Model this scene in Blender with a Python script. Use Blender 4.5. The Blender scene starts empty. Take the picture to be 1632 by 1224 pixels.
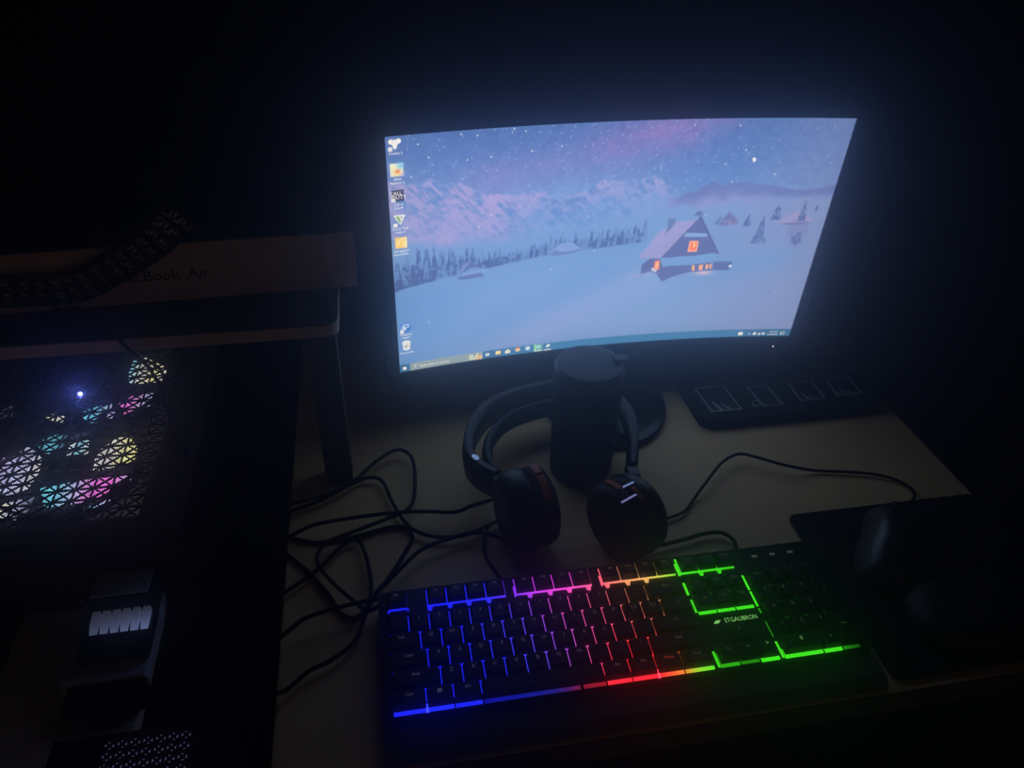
import bpy, bmesh, math, random
import numpy as np
from mathutils import Vector, Matrix

random.seed(7)
D = 0.74                      # height of the desk top above the floor
scene = bpy.context.scene
COL = scene.collection

# ------------------------------------------------------------------ camera, world, exposure
cam_data = bpy.data.cameras.new('camera')
cam = bpy.data.objects.new('camera', cam_data)
COL.objects.link(cam)
scene.camera = cam
CAM = (0.01607, -0.45961, 0.61555)
_yaw, _pitch, _roll = 0.1964966, 0.6092585, 0.0304148
_f = Vector((math.sin(_yaw) * math.cos(_pitch), math.cos(_yaw) * math.cos(_pitch), -math.sin(_pitch)))
_r = Vector((math.cos(_yaw), -math.sin(_yaw), 0))
_u = _r.cross(_f)
_r2 = _r * math.cos(_roll) + _u * math.sin(_roll)
_u2 = -_r * math.sin(_roll) + _u * math.cos(_roll)
cam.matrix_world = Matrix(((_r2.x, _u2.x, -_f.x, CAM[0]), (_r2.y, _u2.y, -_f.y, CAM[1]),
                           (_r2.z, _u2.z, -_f.z, CAM[2] + D), (0, 0, 0, 1)))
cam_data.sensor_fit = 'HORIZONTAL'
cam_data.sensor_width = 36.0
cam_data.lens = 1238.74 / 1632 * 36.0
cam_data.clip_start = 0.01
cam_data.clip_end = 50

world = bpy.data.worlds.new('night')
scene.world = world
world.use_nodes = True
wbg = world.node_tree.nodes['Background']
wbg.inputs[0].default_value = (1.0, 0.74, 0.58, 1)     # faint warm spill of the rest of the home
wbg.inputs[1].default_value = 0.029
scene.cycles.max_bounces = 5
scene.cycles.diffuse_bounces = 3
scene.cycles.glossy_bounces = 3
scene.view_settings.view_transform = 'Standard'
scene.view_settings.look = 'None'
scene.view_settings.exposure = 0.0
scene.view_settings.gamma = 1.0
scene.view_settings.use_curve_mapping = False

# ------------------------------------------------------------------ helpers
def lin(c):
    return tuple((v / 12.92 if v <= 0.04045 else ((v + 0.055) / 1.055) ** 2.4) for v in (x / 255 for x in c))

def mat(name, rgb, rough=0.5, metal=0.0, var=0.12, scale=60.0, bump=0.0, spec=0.5, stretch=None):
    m = bpy.data.materials.new(name)
    m.use_nodes = True
    nt = m.node_tree
    b = nt.nodes['Principled BSDF']
    b.inputs['Roughness'].default_value = rough
    b.inputs['Metallic'].default_value = metal
    b.inputs['Specular IOR Level'].default_value = spec
    tc = nt.nodes.new('ShaderNodeTexCoord')
    nz = nt.nodes.new('ShaderNodeTexNoise')
    nz.inputs['Scale'].default_value = scale
    nz.inputs['Detail'].default_value = 4
    if stretch:
        mp = nt.nodes.new('ShaderNodeMapping')
        mp.inputs['Scale'].default_value = stretch
        nt.links.new(tc.outputs['Object'], mp.inputs['Vector'])
        nt.links.new(mp.outputs['Vector'], nz.inputs['Vector'])
    else:
        nt.links.new(tc.outputs['Object'], nz.inputs['Vector'])
    rp = nt.nodes.new('ShaderNodeValToRGB')
    rp.color_ramp.elements[0].position = 0.3
    rp.color_ramp.elements[1].position = 0.7
    rp.color_ramp.elements[0].color = tuple(min(1, v * (1 - var)) for v in rgb) + (1,)
    rp.color_ramp.elements[1].color = tuple(min(1, v * (1 + var)) for v in rgb) + (1,)
    nt.links.new(nz.outputs['Fac'], rp.inputs['Fac'])
    nt.links.new(rp.outputs['Color'], b.inputs['Base Color'])
    if bump:
        bp = nt.nodes.new('ShaderNodeBump')
        bp.inputs['Strength'].default_value = bump
        bp.inputs['Distance'].default_value = 0.001
        nt.links.new(nz.outputs['Fac'], bp.inputs['Height'])
        nt.links.new(bp.outputs['Normal'], b.inputs['Normal'])
    return m

def emit(name, rgb=None, strength=1.0, attr=None, body=0.1):
    """a light-giving surface: glows in its colour over a faintly tinted body"""
    m = bpy.data.materials.new(name)
    m.use_nodes = True
    nt = m.node_tree
    p = nt.nodes['Principled BSDF']
    p.inputs['Roughness'].default_value = 0.6
    p.inputs['Specular IOR Level'].default_value = 0.0
    p.inputs['Emission Strength'].default_value = strength
    if attr:
        a = nt.nodes.new('ShaderNodeVertexColor')
        a.layer_name = attr
        sc_ = nt.nodes.new('ShaderNodeVectorMath')
        sc_.operation = 'SCALE'
        sc_.inputs['Scale'].default_value = body
        nt.links.new(a.outputs['Color'], sc_.inputs[0])
        nt.links.new(sc_.outputs[0], p.inputs['Base Color'])
        nt.links.new(a.outputs['Color'], p.inputs['Emission Color'])
    else:
        mx_ = max(max(rgb), 1e-6)
        p.inputs['Base Color'].default_value = tuple(v / mx_ * body for v in rgb) + (1,)
        p.inputs['Emission Color'].default_value = tuple(rgb) + (1,)
    return m

def link(name, me, m, parent=None, smooth=False):
    o = bpy.data.objects.new(name, me)
    COL.objects.link(o)
    if m is not None and not me.materials:
        me.materials.append(m)
    if smooth:
        me.polygons.foreach_set('use_smooth', [True] * len(me.polygons))
    if parent is not None:
        o.parent = parent
    return o

def bobj(name, bm, m, parent=None, smooth=False):
    bmesh.ops.recalc_face_normals(bm, faces=bm.faces)
    me = bpy.data.meshes.new(name)
    bm.to_mesh(me)
    bm.free()
    return link(name, me, m, parent, smooth)

def empty(name, loc=(0, 0, 0)):
    o = bpy.data.objects.new(name, None)
    o.location = loc
    o.empty_display_size = 0.02
    COL.objects.link(o)
    return o

def tag(o, label, cat, group=None, kind=None):
    o['label'] = label
    if cat:
        o['category'] = cat
    if group:
        o['group'] = group
    if kind:
        o['kind'] = kind
    return o

def struct(o, label=None):
    o['kind'] = 'structure'
    if label:
        o['label'] = label
    return o

def box(bm, x0, x1, y0, y1, z0, z1, bev=0.0, seg=2):
    r = bmesh.ops.create_cube(bm, size=1.0)
    vs = r['verts']
    for v in vs:
        v.co = ((x0 + x1) / 2 + v.co.x * (x1 - x0), (y0 + y1) / 2 + v.co.y * (y1 - y0), (z0 + z1) / 2 + v.co.z * (z1 - z0))
    if bev:
        es = list({e for v in vs for e in v.link_edges})
        bmesh.ops.bevel(bm, geom=es, offset=bev, segments=seg, affect='EDGES', profile=0.7)
    return bm

def boxo(name, x0, x1, y0, y1, z0, z1, m, parent=None, bev=0.0, seg=2):
    return bobj(name, box(bmesh.new(), x0, x1, y0, y1, z0, z1, bev, seg), m, parent)

def prism(bm, pts, z0, z1):
    """extrude an xy outline between z0 and z1"""
    a = [bm.verts.new((p[0], p[1], z0)) for p in pts]
    b = [bm.verts.new((p[0], p[1], z1)) for p in pts]
    n = len(pts)
    bm.faces.new(a[::-1])
    bm.faces.new(b)
    for i in range(n):
        bm.faces.new((a[i], a[(i + 1) % n], b[(i + 1) % n], b[i]))
    return bm

def rounded(x0, x1, y0, y1, r, n=6):
    out = []
    for cx, cy, a0 in ((x1 - r, y1 - r, 0), (x0 + r, y1 - r, 90), (x0 + r, y0 + r, 180), (x1 - r, y0 + r, 270)):
        for k in range(n + 1):
            a = math.radians(a0 + 90 * k / n)
            out.append((cx + r * math.cos(a), cy + r * math.sin(a)))
    return out

def lathe(bm, prof, seg=40, mtx=None):
    """prof: (radius, height) pairs around z; closed with caps"""
    rings = []
    for r, z in prof:
        rings.append([bm.verts.new((r * math.cos(2 * math.pi * k / seg), r * math.sin(2 * math.pi * k / seg), z)) for k in range(seg)])
    for a, b in zip(rings, rings[1:]):
        for k in range(seg):
            bm.faces.new((a[k], a[(k + 1) % seg], b[(k + 1) % seg], b[k]))
    bm.faces.new(rings[0][::-1])
    bm.faces.new(rings[-1])
    if mtx is not None:
        for ring in rings:
            for v in ring:
                v.co = mtx @ v.co
    return bm

def catmull(P, n=8, closed=False):
    P = [Vector(p) for p in P]
    out = []
    N = len(P)
    rng = range(N if closed else N - 1)
    for i in rng:
        if closed:
            p0, p1, p2, p3 = P[(i - 1) % N], P[i], P[(i + 1) % N], P[(i + 2) % N]
        else:
            p0, p1, p2, p3 = P[max(i - 1, 0)], P[i], P[i + 1], P[min(i + 2, N - 1)]
        for k in range(n):
            t = k / n
            out.append(0.5 * ((2 * p1) + (p2 - p0) * t + (2 * p0 - 5 * p1 + 4 * p2 - p3) * t * t + (3 * p1 - p0 - 3 * p2 + p3) * t ** 3))
    if not closed:
        out.append(P[-1])
    return out

def sweep(bm, path, section, ups=None, closed=False):
    """section: list of (side, up) offsets; ups: up vector per path point or None (z)"""
    n = len(path)
    rings = []
    for i, p in enumerate(path):
        a = path[(i - 1) % n] if (closed or i > 0) else path[i]
        b = path[(i + 1) % n] if (closed or i < n - 1) else path[i]
        t = (b - a).normalized()
        up = Vector(ups[i]) if ups else Vector((0, 0, 1))
        s = t.cross(up)
        if s.length < 1e-4:
            s = t.cross(Vector((0, 1, 0)))
        s.normalize()
        up = s.cross(t).normalized()
        rings.append([bm.verts.new(p + s * q[0] + up * q[1]) for q in section])
    m = len(section)
    for i in range(n if closed else n - 1):
        a, b = rings[i], rings[(i + 1) % n]
        for k in range(m):
            bm.faces.new((a[k], a[(k + 1) % m], b[(k + 1) % m], b[k]))
    if not closed:
        bm.faces.new(rings[0][::-1])
        bm.faces.new(rings[-1])
    return bm

def circ(r, n=8):
    return [(r * math.cos(2 * math.pi * k / n), r * math.sin(2 * math.pi * k / n)) for k in range(n)]

def cable(name, pts, r, m, label, parent=None, n=8, group=None):
    o = bobj(name, sweep(bmesh.new(), catmull(pts, n), circ(r, 8)), m, parent, smooth=True)
    if label:
        tag(o, label, 'cable', group)
    return o

_glyph = {}
def text_mesh(s, size, align='CENTER', extr=0.0, shear=0.0):
    key = (s, round(size, 6), align, extr)
    if key in _glyph:
        return _glyph[key]
    cu = bpy.data.curves.new('lettering', 'FONT')
    cu.body = s
    cu.size = size
    cu.align_x = align
    cu.align_y = 'CENTER'
    cu.extrude = extr
    cu.resolution_u = 2
    cu.shear = shear
    ob = bpy.data.objects.new('lettering', cu)
    COL.objects.link(ob)
    bpy.context.view_layer.update()
    dg = bpy.context.evaluated_depsgraph_get()
    me = bpy.data.meshes.new_from_object(ob.evaluated_get(dg))
    bpy.data.objects.remove(ob)
    bpy.data.curves.remove(cu)
    me.name = 'lettering'
    me.materials.clear()
    _glyph[key] = me
    return me

def color_attr(me, cols, name='glow'):
    a = me.color_attributes.new(name, 'FLOAT_COLOR', 'POINT')
    arr = np.ones((len(me.vertices), 4), dtype=np.float32)
    arr[:, :3] = cols
    a.data.foreach_set('color', arr.ravel())

# ------------------------------------------------------------------ materials
M = {}
M['desk'] = mat('desk_laminate', (0.92, 0.64, 0.29), 0.55, var=0.05, scale=8, stretch=(2, 14, 14))
M['wall'] = mat('painted_wall', (0.05, 0.05, 0.058), 0.9, var=0.05, scale=20)
M['floor'] = mat('dark_carpet', (0.03, 0.026, 0.024), 0.95, var=0.3, scale=300, bump=0.4)
M['black'] = mat('black_plastic', (0.012, 0.012, 0.014), 0.42, var=0.2, scale=200)
M['matte'] = mat('matte_black', (0.010, 0.010, 0.011), 0.75, var=0.2, scale=200, spec=0.25)
M['gloss'] = mat('gloss_black', (0.008, 0.008, 0.010), 0.22, var=0.1, scale=50)
M['satin'] = mat('satin_black', (0.02, 0.02, 0.025), 0.42, var=0.1, scale=200, spec=0.9)
M['rubber'] = mat('cable_rubber', (0.012, 0.011, 0.011), 0.6, var=0.2, scale=90, spec=0.3)
M['leather'] = mat('black_leather', (0.012, 0.011, 0.011), 0.55, var=0.3, scale=260, bump=0.3)
M['steel'] = mat('stud_steel', (0.62, 0.62, 0.64), 0.18, 1.0, var=0.1, scale=40)
M['chrome'] = mat('polished_metal', (0.9, 0.9, 0.92), 0.12, 1.0, var=0.02)
M['orange'] = mat('orange_plastic', (0.55, 0.13, 0.03), 0.5, var=0.1)
M['pale'] = mat('pale_plastic', (0.80, 0.82, 0.85), 0.35, var=0.04)
M['card'] = mat('white_card', (0.95, 0.74, 0.70), 0.7, var=0.04, scale=30)
M['ink'] = mat('dark_print', (0.03, 0.03, 0.03), 0.7)
M['darkwood'] = mat('dark_wood', (0.10, 0.075, 0.06), 0.6, var=0.15, scale=10, stretch=(20, 20, 2))
M['shelf'] = mat('shelf_board', (0.90, 0.72, 0.60), 0.6, var=0.15, scale=10, stretch=(2, 20, 20))
M['shelftop'] = mat('shelf_top_dark', (0.05, 0.042, 0.038), 0.6, var=0.15, scale=10)
M['grey'] = mat('grey_metal', (0.62, 0.68, 0.86), 0.45, 0.0, var=0.05)
M['keyw'] = mat('off_white_key', (0.86, 0.87, 0.95), 0.4, var=0.05)
M['clear'] = mat('clear_rim', (0.42, 0.45, 0.52), 0.25, var=0.05)
M['palm'] = mat('palm_rest_rubber', (0.10, 0.10, 0.105), 0.7, var=0.1, scale=300)
M['pad'] = mat('pad_surface', (0.014, 0.015, 0.022), 0.33, var=0.15, scale=400, bump=0.05)
M['case'] = mat('tower_steel', (0.05, 0.05, 0.056), 0.5, var=0.15, scale=120)

# ------------------------------------------------------------------ setting
struct(boxo('floor', -1.6, 2.4, -1.9, 1.4, -D - 0.03, -D, M['floor']))
struct(boxo('wall_back', -1.6, 2.4, 1.30, 1.40, -D, 1.66, M['wall']))
struct(boxo('wall_right', 2.30, 2.40, -1.9, 1.30, -D, 1.66, M['wall']))
struct(boxo('wall_left', -1.70, -1.60, -1.9, 1.40, -D, 1.66, M['wall']))
struct(boxo('ceiling', -1.70, 2.40, -1.9, 1.40, 1.66, 1.72, M['wall']))
struct(boxo('baseboard_back', -1.6, 2.3, 1.285, 1.30, -D, -D + 0.09, M['wall'], bev=0.004))

# ------------------------------------------------------------------ desk
desk = empty('desk', (0.29, 0.24, -D))
def loc(x, y, z, p):                       # world point into the frame of an unrotated parent
    return (x - p.location.x, y - p.location.y, z - p.location.z)
def childbox(name, p, x0, x1, y0, y1, z0, z1, m, bev=0.0):
    q = p.location
    return boxo(name, x0 - q.x, x1 - q.x, y0 - q.y, y1 - q.y, z0 - q.z, z1 - q.z, m, p, bev)
childbox('desk_top', desk, -0.10, 0.685, -0.118, 0.60, -0.028, 0.0, M['desk'], 0.003)
for lx in (-0.085, 0.625):
    for ly in (-0.10, 0.545):
        childbox('leg', desk, lx, lx + 0.045, ly, ly + 0.045, -D, -0.028, M['matte'], 0.003)
childbox('back_rail', desk, -0.04, 0.625, 0.557, 0.577, -0.16, -0.028, M['matte'], 0.002)
childbox('edge_shade_strip', desk, -0.10, 0.685, -0.1192, -0.1181, -0.028, -0.0004, M['darkwood'])  # dark strip added so the front edge looks shaded
tag(desk, 'tan laminate desk carrying the curved monitor and lit keyboard', 'desk')

# ------------------------------------------------------------------ monitor
MW, MR = 0.521, 1.8
MH = MW * 9 / 16
MC = (0.293648, 0.351876, 0.228914)
MYAW, MTILT = -0.0279288, -0.0582767
def mon(s, t, off=0.0):
    """screen coordinates (0..1 from the lower left) and distance in front of the glass -> world"""
    s = np.asarray(s, dtype=float); t = np.asarray(t, dtype=float)
    a = (2 * s - 1) * MW / 2 / MR
    rr = MR - off
    lx = rr * np.sin(a)
    ly = -(MR - rr * np.cos(a))
    lz = (2 * t - 1) * MH / 2
    y = ly * math.cos(MTILT) + lz * math.sin(MTILT)
    z = lz * math.cos(MTILT) - ly * math.sin(MTILT)
    cy, sy = math.cos(MYAW), math.sin(MYAW)
    return np.stack([MC[0] + lx * cy + y * sy, MC[1] - lx * sy + y * cy, MC[2] + z], -1)

monitor = empty('monitor', (0.292, 0.345, 0.0))
MQ = np.array(monitor.location)

# ---- the picture on the screen, painted into a fine grid
NX, NY = 880, 495
S, T = np.meshgrid((np.arange(NX) + 0.5) / NX, (np.arange(NY) + 0.5) / NY)
A = 16 / 9.0
rng = np.random.default_rng(3)

def vnoise(x, y, seed):
    g = np.random.default_rng(seed).random((257, 257))
    xi = np.floor(x).astype(int); yi = np.floor(y).astype(int)
    fx = x - xi; fy = y - yi
    fx = fx * fx * (3 - 2 * fx); fy = fy * fy * (3 - 2 * fy)
    xi %= 256; yi %= 256
    return (g[yi, xi] * (1 - fx) + g[yi, xi + 1] * fx) * (1 - fy) + (g[yi + 1, xi] * (1 - fx) + g[yi + 1, xi + 1] * fx) * fy

def fbm(x, y, seed, o=4):
    v = 0; a = 0.5; n = 0
    for k in range(o):
        v = v + a * vnoise(x * 2 ** k, y * 2 ** k, seed + k); n += a; a *= 0.55
    return v / n

def ss(a, b, x):
    x = np.clip((x - a) / (b - a), 0, 1)
    return x * x * (3 - 2 * x)

img = np.zeros((NY, NX, 3))
def blend(c, al):
    global img
    c = np.asarray(c, dtype=float)
    img = img * (1 - al[..., None]) + c * al[..., None]

def pmask(pts, soft=0):
    m = np.zeros((NY, NX), dtype=bool)
    n = len(pts)
    for i in range(n):
        x0, y0 = pts[i]; x1, y1 = pts[(i + 1) % n]
        if y0 == y1:
            continue
        c = ((y0 > T) != (y1 > T)) & (S < (x1 - x0) * (T - y0) / (y1 - y0) + x0)
        m ^= c
    m = m.astype(float)
    for _ in range(soft):
        m = (m + np.roll(m, 1, 0) + np.roll(m, -1, 0) + np.roll(m, 1, 1) + np.roll(m, -1, 1)) / 5
    return m

def poly(pts, c, a=1.0, soft=0):
    blend(c, pmask(pts, soft) * a)

def ridge(pts):
    p = sorted(pts)
    return np.interp(S, [q[0] for q in p], [q[1] for q in p])

def blob(p, rx, ry, c, a=1.0):
    d = ((S - p[0]) / rx) ** 2 + ((T - p[1]) / ry) ** 2
    blend(c, a * np.exp(-d))

def disc(p, r, c, a=1.0):                    # r in units of screen width
    d = np.sqrt((S - p[0]) ** 2 + ((T - p[1]) / A) ** 2)
    blend(c, a * (1 - ss(r * 0.75, r * 1.15, d)))

def rect(s0, t0, s1, t1, c, a=1.0):
    poly([(s0, t0), (s1, t0), (s1, t1), (s0, t1)], c, a)

# sky
k = ss(0.62, 1.0, T)
img[:] = np.array((122, 156, 214)) * (1 - k[..., None]) + np.array((84, 116, 184)) * k[..., None]
blend((112, 134, 192), 0.75 * ss(0.72, 1.0, S))
blend((80, 122, 190), 0.45 * ss(0.45, 0.7, S) * (1 - ss(0.7, 0.95, S)))
MWY = [(0.6717,1.023),(0.5831,0.9524),(0.4779,0.8929),(0.3436,0.8487),(0.2232,0.8169)]
for i, (p, w, a) in enumerate(zip(MWY, (0.085, 0.09, 0.08, 0.07, 0.07), (0.7, 0.8, 0.55, 0.35, 0.4))):
    d = np.exp(-(((S - p[0]) / w) ** 2 + ((T - p[1]) / (w * 0.95)) ** 2))
    blend((148, 124, 196), d * a * (0.35 + 0.95 * fbm(S * 60, T * 34, 20 + i)))
n1 = fbm(S * 90, T * 50, 5, 3)
img += ((n1 - 0.5) * 16)[..., None]
for _ in range(520):
    p = (rng.random(), 0.66 + 0.34 * rng.random())
    if p[0] > 0.72 and rng.random() < 0.5:
        continue
    disc(p, 0.0013, (205, 218, 248), 0.3 + 0.5 * rng.random())
for p in [(0.1508,0.9843),(0.1838,0.9755),(0.2595,0.9908),(0.2832,0.9792),(0.0478,0.9994),(0.0642,0.9618),(0.213,0.8941),(0.2986,0.9039),(0.3623,0.9155),(0.0845,0.9115),(0.772,0.875),(0.8516,0.7749),(0.7319,0.8212),(0.0477,0.847),(0.1635,0.8897),(0.6468,0.9753),(0.747,0.97),(0.757,0.746)]:
    disc(p, 0.0018, (225, 235, 255), 0.9)
for p in [(0.7945,0.8396),(0.7962,0.832),(0.7971,0.8358)]:
    disc(p, 0.0032, (250, 250, 255), 1.0)
# snow plain under everything below the mountains
plain_top = ridge([(-0.0133,0.6225),(0.1019,0.5732),(0.2407,0.5701),(0.3826,0.5942),(0.5264,0.6163),(0.6559,0.6454),(0.8151,0.6699),(1.026,0.6855)])
g = (124, 152, 212)
R1 = ridge([(-0.0063,0.8461),(0.001,0.8411),(0.0393,0.8159),(0.0649,0.8191),(0.0895,0.8298),(0.1125,0.8066),(0.1295,0.8084),(0.153,0.803),(0.1702,0.7819),(0.1904,0.7589),(0.2188,0.7479),(0.2459,0.7472),(0.2749,0.7352),(0.2923,0.7526),(0.3105,0.7425),(0.3311,0.7446),(0.3418,0.7203),(0.3717,0.7086),(0.4006,0.7215),(0.421,0.7356),(0.4425,0.7535),(0.4619,0.7792),(0.4782,0.7675),(0.5083,0.7621),(0.5227,0.7772),(0.542,0.7667),(0.5761,0.7843),(0.5929,0.7717),(0.6259,0.7269),(0.652,0.6976),(0.682,0.6759),(1.115,0.6392)])
R2 = ridge([(-0.0281,0.6765),(0.6373,0.6841),(0.6542,0.7041),(0.6836,0.7154),(0.7089,0.748),(0.7414,0.731),(0.7643,0.7458),(0.8045,0.738),(0.8584,0.7277),(0.8863,0.7168),(0.9168,0.7086),(0.9609,0.7168),(1.01,0.7387),(1.051,0.7503)])
jag = (fbm(S * 130, T * 0 + 3.3, 31, 3) - 0.5) * 0.018
m2 = ss(-0.004, 0.004, R2 - T) 
blend((104, 120, 182), m2)
dep2 = R2 - T
blend((136, 148, 206), m2 * ss(0.012, 0.085, dep2 + (fbm(S * 40, T * 40, 77) - 0.5) * 0.05))
m1 = ss(-0.003, 0.003, R1 + jag - T) * (1 - ss(0.60, 0.66, S))
dep1 = R1 - T
q1 = fbm((S * A + T * 0.9) * 60, (S * A * 0.75 - T) * 18, 41, 4)
q2 = fbm((S * A - T * 0.5) * 40, (T + S * 0.4) * 70, 47, 4)
q3 = fbm(S * A * 14, T * 22, 53, 3)
tex = ss(0.34, 0.60, 0.45 * q1 + 0.30 * q2 + 0.25 * q3)
lit = np.stack([158 + 0 * S, 156 + 0 * S, 212 + 0 * S], -1)
cold = ss(0.24, 0.36, S)[..., None]
lit = lit * (1 - 0.55 * cold) + np.array((126, 156, 214)) * 0.55 * cold
shd = np.array((96, 134, 198))
mc = lit * tex[..., None] + shd * (1 - tex[..., None])
img = img * (1 - m1[..., None]) + mc * m1[..., None]
blend((150, 154, 212), m1 * 0.45 * ss(0.06, 0.16, dep1) * (1 - ss(0.2, 0.3, S)))
blend((112, 156, 214), m1 * 0.6 * ss(0.04, 0.11, dep1) * ss(0.2, 0.34, S) * (0.4 + 0.9 * fbm(S * 30, T * 60, 90)))
for p, rx, ry, a in zip([(0.2244,0.7283),(0.3151,0.7292),(0.4669,0.7458),(0.5877,0.7503),(0.0627,0.7779),(0.1304,0.7452)], (0.03, 0.02, 0.018, 0.02, 0.03, 0.03), (0.03, 0.02, 0.03, 0.02, 0.02, 0.03), (0.5, 0.5, 0.6, 0.4, 0.4, 0.4)):
    blend((176, 162, 214), m1 * a * np.exp(-(((S - p[0]) / rx) ** 2 + ((T - p[1]) / ry) ** 2)) * tex)
pt = plain_top + (fbm(S * 26, T * 20, 61) - 0.5) * 0.05
mp = ss(-0.02, 0.03, pt - T)
base = np.stack([np.interp(T, [0, .12, .3, .5, .7], v) for v in ((122, 126, 120, 112, 122), (152, 158, 157, 152, 156), (206, 211, 211, 208, 213))], -1)
img = img * (1 - mp[..., None]) + base * mp[..., None]
blend((100, 146, 208), 0.75 * mp * np.exp(-(S / 0.16) ** 2) * (1 - ss(0.3, 0.5, T)))
blend((130, 146, 198), 0.8 * mp * ss(0.62, 0.95, S))
blend((106, 150, 208), 0.65 * mp * np.exp(-((T - 0.36 - 0.30 * (S - 0.78)) / 0.06) ** 2) * ss(0.66, 0.78, S) * (1 - ss(0.9, 1, S)))
# shaded slope and tracks running down the snow
ax = [(0.1566,0.1183),(0.5139,0.3776)]
dl = (T - ax[0][1]) - (S - ax[0][0]) * (ax[1][1] - ax[0][1]) / (ax[1][0] - ax[0][0])
blend((108, 148, 210), 0.55 * np.exp(-(dl / 0.075) ** 2) * ss(0.1, 0.22, S) * (1 - ss(0.48, 0.58, S)) * (0.55 + 0.8 * fbm(S * 50, T * 50, 71)))
blend((142, 158, 216), 0.5 * np.exp(-((dl + 0.13) / 0.07) ** 2) * ss(0.2, 0.35, S) * (1 - ss(0.6, 0.7, S)))
# forest belt
FU = ridge([(-0.0204,0.4667),(0.0186,0.4987),(0.0495,0.5385),(0.1013,0.5308),(0.1596,0.5224),(0.2419,0.4992),(0.2965,0.505),(0.3417,0.5355),(0.3922,0.5438),(0.4575,0.5537),(0.5304,0.5641),(0.5883,0.5802),(0.6166,0.5941)])
FL = ridge([(-0.0234,0.3847),(0.0044,0.3928),(0.0436,0.4035),(0.0858,0.4112),(0.1283,0.4252),(0.214,0.4411),(0.3151,0.4652),(0.4102,0.477),(0.5358,0.4936),(0.5952,0.5013),(0.6245,0.5098)])
tr = fbm(S * 190, T * 7, 81, 3)
tr2 = fbm(S * 100, T * 60, 87, 3)
hgt = FL + (FU - FL) * (0.35 + 1.1 * vnoise(S * 300, T * 0 + 1.7, 83))
fm = ss(-0.004, 0.004, hgt - T) * ss(-0.003, 0.003, T - FL) * (1 - ss(0.555, 0.585, S))
blend((70, 92, 150), fm * np.clip(0.25 + 1.1 * ss(0.42, 0.62, 0.55 * tr + 0.45 * tr2), 0, 0.92))
blend((110, 148, 206), 0.45 * ss(-0.002, 0.01, FU + 0.012 - T) * ss(0.0, 0.01, T - FU + 0.02) * ss(0.45, 0.6, tr2) * (1 - ss(0.5, 0.57, S)))
def fir(p, w, h, c, a=0.9, seed=1):
    r = np.clip((p[1] + h - T) / h, 0, 1)
    inside = (np.abs(S - p[0]) < w * r * (0.75 + 0.5 * vnoise(T * 260, S * 0 + seed, 90 + seed))) & (T > p[1]) & (T < p[1] + h)
    blend(c, inside * a * (0.35 + 0.75 * ss(0.38, 0.6, fbm(S * 210, T * 120, 95 + seed, 2))))
for i, (p, w, h) in enumerate(zip([(0.0156,0.395),(0.0393,0.3991),(0.0478,0.4023),(0.0606,0.4154),(0.0859,0.4168),(0.0043,0.3872),(0.0718,0.4123)], (.009, .009, .008, .007, .007, .008, .007), (.075, .085, .06, .06, .055, .06, .05))):
    fir(p, w, h, (74, 92, 148), 0.85, i)
# far huts
H1 = [(0.1397,0.4223),(0.1738,0.4671),(0.207,0.4286),(0.2086,0.4055)]
poly([(0.1354,0.4177),(0.1624,0.4808),(0.1738,0.4837),(0.1539,0.4412)], (120, 140, 196), 0.9)
poly([(0.1539,0.4412),(0.1738,0.4809),(0.1996,0.4415),(0.1568,0.4293)], (88, 108, 164), 0.85)
poly([(0.1396,0.4166),(0.1983,0.4306),(0.1999,0.4046),(0.1453,0.401)], (92, 110, 166), 0.9)
poly([(0.1511,0.4307),(0.1738,0.4532),(0.2112,0.4389),(0.2027,0.4239),(0.1539,0.4187)], (128, 164, 220), 0.7)
poly([(0.3512,0.4783),(0.3759,0.5188),(0.4036,0.52),(0.4274,0.4884),(0.3883,0.472)], (130, 158, 216), 0.95)
poly([(0.3529,0.4724),(0.3638,0.493),(0.3835,0.4785),(0.426,0.4858),(0.4061,0.4691),(0.3591,0.4657)], (98, 118, 176), 0.8)
# trees and huts on the right
poly([(0.7508,0.5794),(0.7667,0.6201),(0.7915,0.5775)], (104, 106, 160), 0.85, 1)
poly([(0.7491,0.5684),(0.7877,0.5833),(0.7933,0.5635),(0.7519,0.557)], (116, 106, 160), 0.8, 1)
blob([(0.7729,0.57)][0], 0.003, 0.004, (220, 170, 190), 0.7)
poly([(0.8857,0.5692),(0.916,0.6079),(0.9288,0.6217),(0.9751,0.5743),(0.9171,0.5603)], (158, 150, 200), 0.75, 1)
poly([(0.8956,0.5634),(0.9726,0.5715),(0.9507,0.5573),(0.9059,0.5547)], (104, 112, 170), 0.8, 1)
for i, (px, w, h) in enumerate(zip([(0.8522,0.4726),(0.8155,0.5542),(0.8811,0.5805),(0.9443,0.4708),(0.9421,0.5742),(0.9709,0.619),(0.7467,0.5629)], (.017, .012, .014, .016, .010, .005, .012), (.135, .055, .075, .06, .10, .03, .04))):
    fir(px, w, h, (78, 98, 156), 0.85, 20 + i)
poly([(0.9145,0.5175),(0.921,0.5744),(0.9532,0.5799),(0.9703,0.5288),(0.9533,0.4825),(0.9319,0.4826)], (112, 112, 170), 0.28, 2)
poly([(0.9431,0.4591),(0.9251,0.5174),(0.9297,0.5174),(0.9459,0.4708),(0.95,0.523),(0.9546,0.523),(0.9497,0.4561)], (96, 104, 166), 0.7)
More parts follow.
